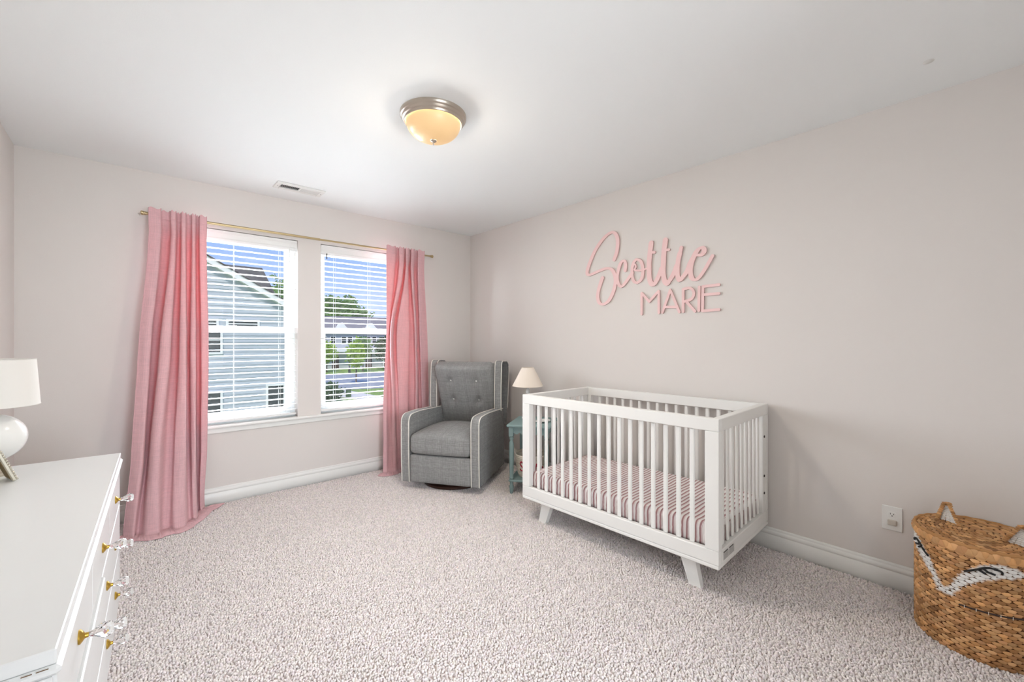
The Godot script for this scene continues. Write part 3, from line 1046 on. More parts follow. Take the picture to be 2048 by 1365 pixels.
	for k in 15:
		var y := 0.007 + k * 0.0125
		var ring := []
		for i in 37: ring.append(Vector3(rad.call(y) * sin(TAU * i / 36), y, rad.call(y) * cos(TAU * i / 36)))
		tube(st, ring, 0.0075, 6, false)
	lathe(st, [Vector2(0.0, 0.004), Vector2(0.098, 0.004)], 30)
	obj("coils", st, M.rope, b)
	for s in [-1.0, 1.0]:
		st = mk()
		var hd := []
		for k in 13:
			var a: float = (k / 12.0 - 0.5) * 0.9 + (PI / 2 if s > 0 else -PI / 2)
			hd.append(Vector3(0.142 * sin(a), 0.185 + 0.035 * sin(PI * k / 12.0), 0.142 * cos(a)))
		tube(st, hd, 0.006, 6)
		obj("handle", st, M.rope, b)
	st = mk()
	# red script: S c o t t i e, stitched along the coil wall
	var strokes := [[0.32, 0.9, 0.22, 1.0, 0.1, 0.9, 0.08, 0.72, 0.22, 0.55, 0.3, 0.36, 0.2, 0.18, 0.05, 0.2, -0.02, 0.34], [0.62, 0.52, 0.5, 0.58, 0.4, 0.44, 0.42, 0.24, 0.54, 0.18, 0.68, 0.3, 0.74, 0.42], [0.92, 0.55, 0.78, 0.5, 0.74, 0.34, 0.82, 0.2, 0.95, 0.26, 1.0, 0.42, 0.92, 0.55, 1.1, 0.45], [1.2, 0.92, 1.14, 0.55, 1.14, 0.28, 1.22, 0.2, 1.32, 0.3], [1.06, 0.68, 1.3, 0.7], [1.44, 0.92, 1.38, 0.55, 1.38, 0.28, 1.46, 0.2, 1.56, 0.3], [1.3, 0.68, 1.54, 0.7], [1.66, 0.55, 1.62, 0.32, 1.7, 0.2, 1.8, 0.3], [1.69, 0.78, 1.7, 0.76], [1.82, 0.36, 1.98, 0.44, 1.96, 0.58, 1.86, 0.56, 1.82, 0.36, 1.88, 0.22, 2.0, 0.2, 2.12, 0.32]]
	for sk in strokes:
		var pts := []
		for k in range(0, sk.size(), 2):
			var y: float = 0.045 + sk[k + 1] * 0.095
			var a: float = (sk[k] - 1.05) * 0.76
			pts.append(Vector3((rad.call(y) + 0.0075) * sin(a), y, (rad.call(y) + 0.0075) * cos(a)))
		tube(st, bez(pts, 4), 0.005, 6)
	obj("lettering", st, M.red_yarn, b)

# ------------------------------------------------------------------ dresser with lamp and frame
func dresser() -> void:
	var th := deg_to_rad(88.15)
	var L := 1.578
	var D := 0.435
	var H := 0.75
	var nrm := Vector3(sin(th), 0, cos(th))
	var o := P(-0.0685, 0, 1.7985) - nrm * (D / 2)
	var c := thing("dresser", "long white dresser with crystal knobs against the wall opposite the crib", "dresser", o, th)
	var paint: Material = M.dresser_paint
	var f := D / 2
	var st := mk()
	box(st, Vector3(0, H - 0.0125, 0), Vector3(L, 0.025, D), 0.002)
	obj("top", st, paint, c)
	st = mk()
	box(st, Vector3(0, H - 0.034, 0.002), Vector3(L + 0.012, 0.0175, D + 0.008), 0.006)
	var mo := obj("moulding", st, paint, c)
	st = mk()
	for q in [[0.008, 0.014], [0.026, 0.012], [0.05, 0.026]]:
		box(st, Vector3(-L / 2 - 0.0058, H - 0.0262, f - q[0] - q[1] / 2), Vector3(0.0012, 0.0014, q[1]), 0.0004)
	var chip := obj("chipped_edge", st, M.bare_wood, mo)
	tag(chip, "chipped paint showing brown wood")
	st = mk()
	box(st, Vector3(0, (H - 0.043 + 0.09) / 2, -0.012), Vector3(L - 0.006, H - 0.043 - 0.09, D - 0.03), 0.002)
	obj("carcass", st, paint, c)
	# end panels with a recessed field
	for s in [-1.0, 1.0]:
		st = mk()
		for r in [[-f + 0.006, -f + 0.066, 0.09, H - 0.043], [f - 0.06, f - 0.004, 0.09, H - 0.043]]:
			span(st, Vector3(s * (L / 2 - 0.003), r[2], r[0]), Vector3(s * (L / 2 + 0.004), r[3], r[1]), 0.0015)
		span(st, Vector3(s * (L / 2 - 0.003), H - 0.1, -f + 0.066), Vector3(s * (L / 2 + 0.004), H - 0.043, f - 0.06), 0.0015)
		span(st, Vector3(s * (L / 2 - 0.003), 0.09, -f + 0.066), Vector3(s * (L / 2 + 0.004), 0.15, f - 0.06), 0.0015)
		obj("end_panel", st, paint, c)
	st = mk()
	span(st, Vector3(-L / 2 + 0.02, 0.0, -f + 0.03), Vector3(L / 2 - 0.02, 0.092, f - 0.03), 0.002)
	obj("plinth", st, paint, c)
	# drawers: three across on top, two across in the two rows below
	var knob := func(x: float, y: float, z: float, d: MeshInstance3D) -> void:
		var s := mk()
		lathe(s, [Vector2(0.0, 0.0), Vector2(0.0145, 0.0), Vector2(0.015, 0.003), Vector2(0.01, 0.007), Vector2(0.0055, 0.01), Vector2(0.0048, 0.016), Vector2(0.0, 0.017)], 16, Vector3(x, y, z), Basis(Vector3.RIGHT, PI / 2), true)
		var kb := obj("knob", s, M.knob_brass, d)
		s = mk()
		var prof := [Vector2(0.0, 0.0), Vector2(0.0055, 0.0), Vector2(0.0075, 0.008), Vector2(0.0155, 0.024), Vector2(0.0165, 0.03), Vector2(0.0125, 0.0375), Vector2(0.008, 0.04), Vector2(0.0, 0.04)]
		for k in prof.size() - 1:   # cut facets
			for i in 8:
				var a0: float = TAU * (i + 0.5 * (k % 2)) / 8
				var a1: float = TAU * (i + 1 + 0.5 * (k % 2)) / 8
				var b0: float = TAU * (i + 0.5 * ((k + 1) % 2)) / 8 + (TAU / 8 if k % 2 == 1 else 0.0)
				var b1: float = b0 + TAU / 8
				var at := Vector3(x, y, z + 0.0155)
				var pa0: Vector3 = at + Vector3(prof[k].x * sin(a0), prof[k].x * cos(a0), prof[k].y)
				var pa1: Vector3 = at + Vector3(prof[k].x * sin(a1), prof[k].x * cos(a1), prof[k].y)
				var pb0: Vector3 = at + Vector3(prof[k + 1].x * sin(b0), prof[k + 1].x * cos(b0), prof[k + 1].y)
				var pb1: Vector3 = at + Vector3(prof[k + 1].x * sin(b1), prof[k + 1].x * cos(b1), prof[k + 1].y)
				s.set_smooth_group(-1)
				var cen := at + Vector3(0, 0, 0.026)
				if prof[k].x > 0.0: face(s, [pa0, pa1, pb0 if k % 2 == 0 else pb0], cen)
				if prof[k + 1].x > 0.0: face(s, [pa1, pb0, pb1] if k % 2 == 0 else [pa1, pb1, pb0], cen)
		obj("crystal", s, M.crystal, kb)
	var rows := [[0.538, 0.7, 3], [0.352, 0.531, 2], [0.112, 0.345, 2]]
	for r in rows.size():
		var n: int = rows[r][2]
		var wd := (L - 0.05) / n
		for k in n:
			var xa := -L / 2 + 0.025 + wd * k + 0.0035
			var xb := -L / 2 + 0.025 + wd * (k + 1) - 0.0035
			var out := 0.0 if not (k == 0 and r > 0) else 0.007
			var zf := f - 0.003 + out
			st = mk()
			span(st, Vector3(xa, rows[r][0], zf - 0.022), Vector3(xb, rows[r][1], zf), 0.003)
			var d := obj("drawer", st, paint, c)
			var ky: float = (rows[r][0] + rows[r][1]) / 2.0
			if n == 3: knob.call((xa + xb) / 2, ky, zf, d)
			else:
				for q in ([0.36, 0.82] if k == 0 else [0.18, 0.64]): knob.call(lerpf(xa, xb, q), ky + (0.02 if r == 2 else 0.0), zf, d)
	# lamp
	var l := thing("glass_lamp", "white globe lamp with a drum shade on the dresser", "lamp", P(-0.395, H, 2.46))
	st = mk()
	lathe(st, [Vector2(0.0, 0.0), Vector2(0.05, 0.0), Vector2(0.052, 0.006), Vector2(0.05, 0.012), Vector2(0.036, 0.016), Vector2(0.033, 0.04), Vector2(0.036, 0.056), Vector2(0.0, 0.056)], 28, Vector3.ZERO, Basis(), true)
	obj("foot", st, M.silver, l)
	st = mk()
	var glb := []
	for k in 25:
		var a := -PI / 2 + PI * k / 24.0
		glb.append(Vector2(0.092 * cos(a), 0.14 + 0.087 * sin(a)))
	lathe(st, glb, 36)
	obj("globe", st, M.white_ceramic, l)
	st = mk()
	lathe(st, [Vector2(0.016, 0.224), Vector2(0.016, 0.25), Vector2(0.01, 0.252), Vector2(0.01, 0.3), Vector2(0.0, 0.3)], 16, Vector3.ZERO, Basis(), true)
	obj("neck", st, M.silver, l)
	st = mk()
	lathe(st, [Vector2(0.124, 0.258), Vector2(0.113, 0.43)], 48)
	lathe(st, [Vector2(0.1115, 0.43), Vector2(0.1225, 0.258)], 48)
	var sd := obj("shade", st, M.lamp_linen, l)
	st = mk()
	for q in [[0.1235, 0.258], [0.1125, 0.43]]:
		var ring := []
		for k in 49: ring.append(Vector3(q[0] * sin(TAU * k / 48), q[1], q[0] * cos(TAU * k / 48)))
		tube(st, ring, 0.0016, 5, false)
	obj("rim", st, M.lamp_linen, sd)
	# beaded picture frame leaning back, seen from behind its edge
	var fr := thing("picture_frame", "silver beaded picture frame standing beside the globe lamp", "picture frame", P(-0.3285, H, 2.3475), deg_to_rad(110))
	var tilt := Basis(Vector3.RIGHT, deg_to_rad(-20))
	var fw := 0.08
	var fh := 0.12
	st = mk()
	for q in [[-fw / 2, 0.0, 0.018, fh], [fw / 2 - 0.018, 0.0, 0.018, fh], [-fw / 2 + 0.018, 0.0, fw - 0.036, 0.018], [-fw / 2 + 0.018, fh - 0.018, fw - 0.036, 0.018]]:
		box(st, tilt * Vector3(q[0] + q[2] / 2, q[1] + q[3] / 2 + 0.002, 0.0), Vector3(q[2], q[3], 0.012), 0.003, tilt)
	var fm := obj("frame", st, M.silver, fr)
	st = mk()
	var bd := SphereMesh.new()
	for s in [-1.0, 1.0]:
		for k in 13:
			var p := tilt * Vector3(s * (fw / 2 - 0.003), 0.006 + k * 0.0092, 0.006)
			lathe(st, [Vector2(0.0, -0.0045), Vector2(0.0039, -0.0023), Vector2(0.0045, 0.0), Vector2(0.0039, 0.0023), Vector2(0.0, 0.0045)], 8, p)
	obj("beading", st, M.silver, fm)
	st = mk()
	box(st, tilt * Vector3(0, fh / 2 + 0.002, -0.005), Vector3(fw - 0.02, fh - 0.02, 0.004), 0.0, tilt)
	obj("backing", st, M.frame_back, fr)
	st = mk()
	hexa(st, [Vector3(-0.012, 0.001, -0.075), Vector3(0.012, 0.001, -0.075), Vector3(0.012, 0.001, -0.072), Vector3(-0.012, 0.001, -0.072)], [Vector3(-0.012, 0.075, -0.036), Vector3(0.012, 0.075, -0.036), Vector3(0.012, 0.077, -0.033), Vector3(-0.012, 0.077, -0.033)])
	obj("easel", st, M.frame_back, fr)

# ------------------------------------------------------------------ ceiling
func ceiling_things() -> void:
	var at := P(1.182, CEIL, 1.955)
	var l := thing("ceiling_light", "round flush ceiling light with a warm glass bowl and nickel ring", "ceiling light", at)
	var st := mk()
	lathe(st, [Vector2(0.148, -0.047), Vector2(0.151, -0.044), Vector2(0.151, -0.036), Vector2(0.156, -0.033), Vector2(0.161, -0.031), Vector2(0.161, -0.022), Vector2(0.166, -0.019), Vector2(0.171, -0.015), Vector2(0.172, 0.0)], 64, Vector3.ZERO, Basis(), false)
	lathe(st, [Vector2(0.0, -0.012), Vector2(0.146, -0.03), Vector2(0.148, -0.047)], 64)
	obj("ring", st, M.nickel, l)
	var bowl := mat("lit_glass", rgb(244, 214, 164), 0.35)
	bowl.backlight_enabled = true
	bowl.backlight = Color(0.02, 0.0172, 0.0122)
	bowl.emission_enabled = true
	bowl.emission = Color(1.0, 0.72, 0.4)
	bowl.emission_energy_multiplier = 0.24
	st = mk()
	var prof := []
	for k in 17:
		var a := PI / 2 * k / 16.0
		prof.append(Vector2(0.142 * pow(sin(a), 0.8), -0.04 - 0.092 * cos(a)))
	prof[0].x = 0.0
	lathe(st, prof, 64)
	obj("glass_bowl", st, bowl, l)
	st = mk()
	lathe(st, [Vector2(0.0, -0.157), Vector2(0.0045, -0.155), Vector2(0.006, -0.15), Vector2(0.003, -0.145), Vector2(0.003, -0.141), Vector2(0.016, -0.137), Vector2(0.0175, -0.131), Vector2(0.0, -0.127)], 20, Vector3.ZERO, Basis())
	obj("finial", st, M.nickel, l)
	for s in [-1.0, 1.0]:   # two bulbs inside the bowl
		var b := OmniLight3D.new()
		b.name = "bulb_light"
		l.add_child(b, true)
		b.position = Vector3(s * 0.05, -0.07, s * 0.03)
		b.light_energy = 0.11
		b.light_size = 0.025
		b.light_color = Color(1.0, 0.95, 0.88)
		b.omni_range = 8.0
		b.omni_attenuation = 2.0
		b.shadow_enabled = true
	var down := AreaLight3D.new()   # what the glowing bowl sends down into the room
	down.name = "bowl_light"
	l.add_child(down)
	down.area_size = Vector2(0.24, 0.24)
	down.position = Vector3(0, -0.165, 0)
	down.rotation.x = -PI / 2
	down.light_energy = 1.0
	down.light_color = Color(1.0, 0.95, 0.88)
	down.area_range = 10.0
	down.shadow_enabled = true
	# air register
	var v := thing("ceiling_vent", "white slotted air register in the ceiling above the windows", "vent", P(0.968, CEIL, 3.585), deg_to_rad(0))
	st = mk()
	var hx := 0.172
	var hz := 0.075
	for q in [[-hx, -0.137, -hz, hz], [0.137, hx, -hz, hz], [-0.137, 0.137, -hz, -0.04], [-0.137, 0.137, 0.04, hz]]:
		span(st, Vector3(q[0], -0.012, q[2]), Vector3(q[1], 0.0, q[3]), 0.0025)
	span(st, Vector3(-0.005, -0.011, -0.04), Vector3(0.005, -0.003, 0.04))
	obj("frame", st, M.plate_white, v)
	st = mk()
	box(st, Vector3(0, -0.001, 0), Vector3(0.274, 0.0015, 0.08))  # black sheet below the solid ceiling, painted as shade between the fins
	obj("painted_vent_shade", st, M.slot_black, v)
	var fin := mk()
	box(fin, Vector3.ZERO, Vector3(0.0014, 0.0095, 0.08))
	fin.generate_normals()
	var fm := fin.commit()
	for k in 24:
		var s := inst("fin", fm, M.plate_white, v)
		var x := -0.131 + k * 0.0114
		s.position = Vector3(x, -0.0065, 0)
		s.rotation.z = deg_to_rad(-38 if x < 0 else 50)
	for s in [-1.0, 1.0]:
		st = mk()
		lathe(st, [Vector2(0.0, -0.0135), Vector2(0.004, -0.0125), Vector2(0.004, -0.0115)], 10, Vector3(s * 0.156, 0, 0))
		obj("screw", st, M.dark_screw, v)
	# flush cap
	st = mk()
	lathe(st, [Vector2(0.0, -0.0025), Vector2(0.017, -0.002), Vector2(0.0185, 0.0)], 24, P(2.528, CEIL, 0.179))
	var cap := obj("ceiling_disc", st, mat("cap_grey", rgb(226, 226, 222), 0.6))
	tag(cap, "small round grey disc set flush in the ceiling", "ceiling disc")

# ------------------------------------------------------------------ the name on the wall
func stroke(st: SurfaceTool, pts: Array, rad: Array, d0: float, d1: float) -> void:   # pts: Vector2(d, y) on the wall with the name; a flat ribbon with round ends, d0..d1 in front of it
	var front := d1
	for k in pts.size() - 1:
		var a: Vector2 = pts[k]
		var b: Vector2 = pts[k + 1]
		if a.distance_to(b) < 0.0005: continue
		lift = fmod(lift + 0.000037, 0.0006)   # overlapping pieces never lie in one plane
		d1 = front + lift
		var n := (b - a).normalized().orthogonal()
		var q := [a + n * rad[k], b + n * rad[k + 1], b - n * rad[k + 1], a - n * rad[k]]
		var lo := []
		var hi := []
		for p in q:
			lo.append(P(RGT - d0, p.y, p.x)); hi.append(P(RGT - d1, p.y, p.x))
		hexa(st, lo, hi)
	for k in pts.size():
		var lo := []
		var hi := []
		var p: Vector2 = pts[k]
		lift = fmod(lift + 0.000037, 0.0006)
		d1 = front + lift
		for i in 14:
			var e: Vector2 = Vector2(cos(TAU * i / 14), sin(TAU * i / 14)) * rad[k]
			lo.append(P(RGT - d0, p.y + e.y, p.x + e.x)); hi.append(P(RGT - d1, p.y + e.y, p.x + e.x))
		st.set_smooth_group(-1)
		var c := P(RGT - (d0 + d1) / 2, p.y, p.x)
		face(st, hi, c)
		for i in 14:
			face(st, [lo[i], lo[(i + 1) % 14], hi[(i + 1) % 14], hi[i]], c)

func pts2(a: Array) -> Array:
	var out := []
	for k in range(0, a.size(), 2): out.append(Vector2(a[k], a[k + 1]))
	return out

func name_sign() -> void:
	var script := {
		"S": [1.989,1.897,1.965,1.954,1.955,2.025,1.965,2.08,1.997,2.114,2.049,2.108,2.115,2.063,2.183,1.988,2.237,1.891,2.259,1.83,2.244,1.805,2.2,1.809,2.132,1.825,2.065,1.836,2.017,1.824,1.989,1.787,1.977,1.736,1.983,1.683,2.009,1.618,2.049,1.567,2.098,1.549,2.134,1.565,2.149,1.609,2.142,1.664,2.123,1.717,2.102,1.763],
		"c": [1.888,1.798,1.884,1.837,1.893,1.869,1.915,1.872,1.938,1.844,1.955,1.786,1.959,1.734,1.945,1.693,1.924,1.676,1.892,1.697,1.848,1.744,1.824,1.771],
		"o": [1.788,1.869,1.756,1.854,1.739,1.817,1.735,1.766,1.746,1.717,1.781,1.692,1.81,1.704,1.824,1.739,1.826,1.797,1.812,1.85,1.788,1.869],
		"join": [1.812,1.832,1.799,1.832,1.794,1.811,1.804,1.791,1.759,1.781,1.706,1.788,1.686,1.804],
		"t": [1.666,1.972,1.675,1.902,1.682,1.835,1.683,1.779,1.681,1.722,1.67,1.684,1.653,1.662,1.629,1.683,1.598,1.738,1.585,1.772],
		"t_bar": [1.679,1.906,1.639,1.899],
		"tt": [1.553,1.974,1.563,1.903,1.569,1.819,1.571,1.746,1.562,1.691,1.544,1.664,1.518,1.686,1.488,1.733,1.471,1.776],
		"tt_bar": [1.565,1.903,1.527,1.9],
		"i": [1.435,1.9,1.443,1.869,1.455,1.827,1.463,1.769,1.462,1.71,1.448,1.675,1.425,1.693,1.392,1.735,1.376,1.775],
		"e": [1.376,1.775,1.355,1.812,1.329,1.832,1.297,1.828,1.276,1.85,1.279,1.868,1.294,1.877,1.322,1.862,1.346,1.825,1.365,1.773,1.37,1.716,1.357,1.677,1.332,1.666,1.301,1.688,1.261,1.745,1.221,1.811]}
	var st := mk()
	for k in script:
		var p := bez(pts2(script[k]), 5)
		var r := []
		for i in p.size():
			# downstrokes run broad, upstrokes and joins thin
			var t: Vector2 = (p[mini(i + 1, p.size() - 1)] - p[maxi(i - 1, 0)]).normalized()
			var down: float = absf(t.y)
			var broad: float = {"S": 0.0155, "c": 0.0135, "o": 0.0125, "i": 0.0165, "e": 0.0165}.get(k, 0.0165)
			r.append(lerpf(0.0105 if k == "S" else 0.0095, broad, smoothstep(0.3, 0.95, down)) if k != "join" else 0.007)
			if (k in ["t", "tt"]) and i < 28: r[i] = 0.019
			if k == "i" and i < 22: r[i] = 0.017 if i > 5 else 0.013
			if k == "e" and i > 62: r[i] = 0.0115
		stroke(st, p, r, 0.0015, 0.011)
	var s := obj("name_sign", st, M.sign_pink)
	tag(s, "pink wooden script name with looping capital on the wall above the crib", "wall sign")
	var block := {
		"M": [[1.745,1.451,1.744,1.609,1.682,1.542,1.606,1.613,1.604,1.454]],
		"A": [[1.576,1.456,1.517,1.613,1.449,1.452], [1.555,1.494,1.465,1.488]],
		"R": [[1.422,1.454,1.421,1.61,1.376,1.614,1.351,1.594,1.347,1.565,1.364,1.537,1.419,1.522], [1.396,1.519,1.339,1.452]],
		"I": [[1.309,1.615,1.312,1.454]],
		"E": [[1.18,1.617,1.284,1.615,1.288,1.452,1.179,1.455], [1.286,1.56,1.18,1.559]]}
	for k in block:
		st = mk()
		for line in block[k]:
			var p := pts2(line)
			if k == "R" and line.size() > 8: p = [p[0]] + bez(p.slice(1), 5)
			var r := []
			for i in p.size(): r.append(0.0092)
			stroke(st, p, r, 0.0015, 0.011)
		var o := obj("wall_letter", st, M.sign_pink)
		tag(o, "thin pink wooden block letter %s under the script name" % k, "wall letter", "block letters on the wall")

func outlet() -> void:
	var o := thing("wall_outlet", "white duplex outlet plate low on the wall beside the wicker hamper", "outlet", P(RGT, 0.356, 0.333), deg_to_rad(-90))
	var st := mk()
	box(st, Vector3(0, 0, 0.003), Vector3(0.079, 0.121, 0.006), 0.0025)
	obj("plate", st, M.plate_white, o)
	st = mk()
	var ov := PackedVector2Array()
	for k in 24:
		ov.append(Vector2(clampf(0.0175 * cos(TAU * k / 24), -0.0165, 0.0165), 0.0195 + clampf(0.0175 * sin(TAU * k / 24), -0.0125, 0.0125)))
	prism(st, ov, 0.004, 0.0075, func(p: Vector2, z: float) -> Vector3: return Vector3(p.x, p.y, z), 0.001)
	var rc := obj("receptacle", st, M.plate_white, o)
	st = mk()
	for q in [[-0.0065, 0.0235, 0.0022, 0.008], [0.0065, 0.023, 0.0022, 0.0065], [0.0, 0.0135, 0.005, 0.0045]]:
		box(st, Vector3(q[0], q[1], 0.0075), Vector3(q[2], q[3], 0.0006))
	obj("slots", st, M.slot_black, rc)
	st = mk()
	rbox(st, Vector3(0, -0.0195, 0.0095), Vector3(0.036, 0.028, 0.01), 0.0045, 8)
	obj("plug_cover", st, M.plug_cover, o)

# ------------------------------------------------------------------ wicker hamper with a fox face
func hamper() -> void:
	var h := thing("wicker_hamper", "round woven wicker fox hamper with a lid and two ears", "hamper", P(2.644, 0, 0.03), deg_to_rad(-90))
	var R := 0.2
	var nose := -29.0   # the face looks past the crib towards the window
	var st := mk()
	lathe(st, [Vector2(0.0, 0.001), Vector2(R - 0.012, 0.001), Vector2(R - 0.003, 0.02), Vector2(R - 0.003, 0.41), Vector2(0.0, 0.41)], 48, Vector3.ZERO, Basis(), true)
	obj("core", st, M.wicker_gap, h)
	var tones := [rgb(196, 148, 98), rgb(182, 134, 86), rgb(204, 158, 108), rgb(168, 120, 74), rgb(190, 142, 98), rgb(160, 116, 76), rgb(200, 156, 110)]
	var poly := func(a: Array) -> PackedVector2Array:
		var out := PackedVector2Array()
		for k in range(0, a.size(), 2): out.append(Vector2(a[k], a[k + 1] * 100.0))
		return out
	# white mask and black lashes, in (degrees from the nose, height in cm)
	var mask: PackedVector2Array = poly.call([0, 0.228, 6.9, 0.277, 13.3, 0.326, 23, 0.364, 34, 0.392, 46, 0.403, 59, 0.393, 70, 0.375, 59, 0.363, 43, 0.35, 29, 0.322, 13.3, 0.272])
	var lash := [bez(pts2([17, 34.4, 24, 35.9, 31, 37.6, 37, 38.4, 44, 38.0, 45, 37.0]), 6), bez(pts2([31, 37.6, 35, 36.6, 40, 36.2]), 6), bez(pts2([28, 36.6, 33, 35.7]), 6)]
	var chin := PackedVector2Array([Vector2(-1, 22.0), Vector2(7, 22.5), Vector2(14, 27.5), Vector2(4, 26.5), Vector2(-1, 24.0)])
	var painted := func(deg: float, y: float) -> bool:
		var q := Vector2(absf(deg), y * 100.0)
		return Geometry2D.is_point_in_polygon(q, mask) or Geometry2D.is_point_in_polygon(q, chin)
	var white := rgb(238, 236, 232).srgb_to_linear()
	# a lens-shaped bulge of a strand on a surface given by at(u, v) -> point, normal by out
	st = mk(0)
	var rows := 33
	var cols := 44
	for r in rows:
		var y := 0.012 + r * (0.394 / (rows - 1))
		for c in cols:
			var deg := (c + 0.5 * (r % 2)) * 360.0 / cols - 180.0 + rng.randf_range(-0.8, 0.8)
			var tone: Color = tones[rng.randi() % tones.size()]
			var col: Color = (tone * rng.randf_range(0.92, 1.2)).srgb_to_linear()
			var hw := deg_to_rad(360.0 / cols) * 0.585
			var hh := 0.0076
			var a := deg_to_rad(deg)
			var tilt := rng.randf_range(-0.001, 0.001)
			var pt := func(da: float, dy: float, out: float) -> Vector3: return Vector3((R + out) * sin(a + da), y + dy, (R + out) * cos(a + da))
			var ring := [pt.call(-hw, tilt, -0.004), pt.call(-hw * 0.45, -hh * 0.85, 0.0), pt.call(0, -hh, 0.001), pt.call(hw * 0.45, -hh * 0.85, 0.0), pt.call(hw, -tilt, -0.004), pt.call(hw * 0.45, hh * 0.85, 0.0), pt.call(0, hh, 0.001), pt.call(-hw * 0.45, hh * 0.85, 0.0)]
			var m0: Vector3 = pt.call(-hw * 0.4, 0, 0.0045)
			var m1: Vector3 = pt.call(hw * 0.4, 0, 0.0045)
			st.set_smooth_group((r * cols + c) % 30 + 1)
			for k in 8:
				var j := (k + 1) % 8
				var mm: Vector3 = m0 if k in [0, 1, 6, 7] else m1
				for p in [ring[k], mm, ring[j]]:
					st.set_color(white if painted.call(rad_to_deg(atan2(p.x, p.z)) - nose, p.y) else col)
					st.add_vertex(p)
			for p in [ring[2], m0, m1, m0, ring[6], m1]:
				st.set_color(white if painted.call(rad_to_deg(atan2(p.x, p.z)) - nose, p.y) else col)
				st.add_vertex(p)
	var body := obj("woven_body", st, M.wicker, h)
	tag(body, "", "", "", "stuff")
	# painted lashes: short black cords sewn on the white strands
	for s in [-1.0, 1.0]:
		st = mk()
		for ln in lash:
			var p := []
			for q in ln: p.append(Vector3((R + 0.0052) * sin(deg_to_rad(q.x * s + nose)), q.y / 100.0, (R + 0.0052) * cos(deg_to_rad(q.x * s + nose))))
			tube(st, p, 0.0038, 6)
		obj("lashes", st, M.slot_black, h)
	# mouth: a dark stitched line
	st = mk()
	var mp := []
	for k in 25: mp.append(Vector3((R + 0.005) * sin(deg_to_rad(nose + 13 + k * 2.2)), 0.206 + 0.009 * k / 24.0, (R + 0.005) * cos(deg_to_rad(nose + 13 + k * 2.2))))
	tube(st, mp, 0.0028, 6)
	var mo := obj("mouth", st, M.stitch_dark, h)
	st = mk()
	for k in range(2, 24, 4):
		var d: Vector3 = mp[k]
		var nn := Vector3(d.x, 0, d.z).normalized()
		tube(st, [d + nn * 0.002 + Vector3(0, -0.006, 0), d + nn * 0.003 + Vector3(0, 0.006, 0)], 0.0012, 5)
	obj("stitches", st, M.rope, mo)
	# lid: disc, rings of strands, braided rim
	var lid := Node3D.new()
	lid.name = "lid"
	h.add_child(lid)
	var RL := 0.205
	st = mk()
	lathe(st, [Vector2(0.0, 0.411), Vector2(RL - 0.006, 0.411), Vector2(RL - 0.006, 0.444), Vector2(0.0, 0.444)], 48, Vector3.ZERO, Basis(), true)
	obj("lid_core", st, M.wicker_gap, lid)
	st = mk(0)
	for r in 14:
		var rad := 0.008 + r * 0.0138
		var n := maxi(3, int(TAU * rad / 0.036))
		for c in n:
			var a := (c + 0.5 * (r % 2)) * TAU / n
			var hw := PI / n * 1.12
			var hh := 0.0078
			var col: Color = tones[rng.randi() % tones.size()] * rng.randf_range(0.9, 1.12)
			st.set_color(col.srgb_to_linear())
			var pt := func(da: float, dr: float, up: float) -> Vector3: return Vector3((rad + dr) * sin(a + da), 0.445 + up, (rad + dr) * cos(a + da))
			var ring := [pt.call(-hw, 0, -0.003), pt.call(-hw * 0.45, hh * 0.85, 0.0), pt.call(0, hh, 0.0), pt.call(hw * 0.45, hh * 0.85, 0.0), pt.call(hw, 0, -0.003), pt.call(hw * 0.45, -hh * 0.85, 0.0), pt.call(0, -hh, 0.0), pt.call(-hw * 0.45, -hh * 0.85, 0.0)]
			var m0: Vector3 = pt.call(-hw * 0.4, 0, 0.0055)
			var m1: Vector3 = pt.call(hw * 0.4, 0, 0.0055)
			st.set_smooth_group((r * 40 + c) % 30 + 1)
			for k in 8:
				var j := (k + 1) % 8
				var mm: Vector3 = m0 if k in [0, 1, 6, 7] else m1
				tri(st, ring[k], ring[j], mm)
			tri(st, ring[2], m1, m0); tri(st, m0, m1, ring[6])
	tag(obj("woven_top", st, M.wicker, lid), "", "", "", "stuff")
	st = mk(0)
	var nb := 46
	for c in nb:   # the braid: folded triangles pointing up and down by turns
		for s in [-1.0, 1.0]:
			var col: Color = tones[[0, 2, 4, 6][rng.randi() % 4]] * rng.randf_range(1.0, 1.2)
			st.set_color(col.srgb_to_linear())
			var a := (c + (0.5 if s > 0 else 0.0)) * TAU / nb
			var pt := func(t: float, q: float, out: float) -> Vector3:
				var aa: float = a + t * TAU / nb
				return Vector3((RL + out) * sin(aa), 0.4275 + s * q * 0.0195, (RL + out) * cos(aa))
			var ring := [pt.call(-0.62, 0.8, -0.003), pt.call(-0.3, -0.35, 0.0), pt.call(0.06, -1.0, -0.004), pt.call(0.34, -0.2, 0.0), pt.call(0.5, 0.85, -0.003), pt.call(0.0, 1.05, -0.001)]
			var m0: Vector3 = pt.call(0.03, 0.25, 0.0085)
			st.set_smooth_group((c * 2 + int(s > 0)) % 30 + 1)
			for k in 6:
				if s > 0: tri(st, ring[k], ring[(k + 1) % 6], m0)
				else: tri(st, ring[(k + 1) % 6], ring[k], m0)
	tag(obj("braided_rim", st, M.wicker, lid), "", "", "", "stuff")
	# a rolled strand along the upper edge
	st = mk()
	var rg := []
	for k in 97: rg.append(Vector3((RL - 0.004 + 0.0012 * sin(k * 2.1)) * sin(TAU * k / 96), 0.443 + 0.0012 * cos(k * 1.7), (RL - 0.004) * cos(TAU * k / 96)))
	tube(st, rg, 0.007, 8, false)
	obj("edge_roll", st, mat("wicker_light", rgb(186, 136, 84), 0.75), lid)
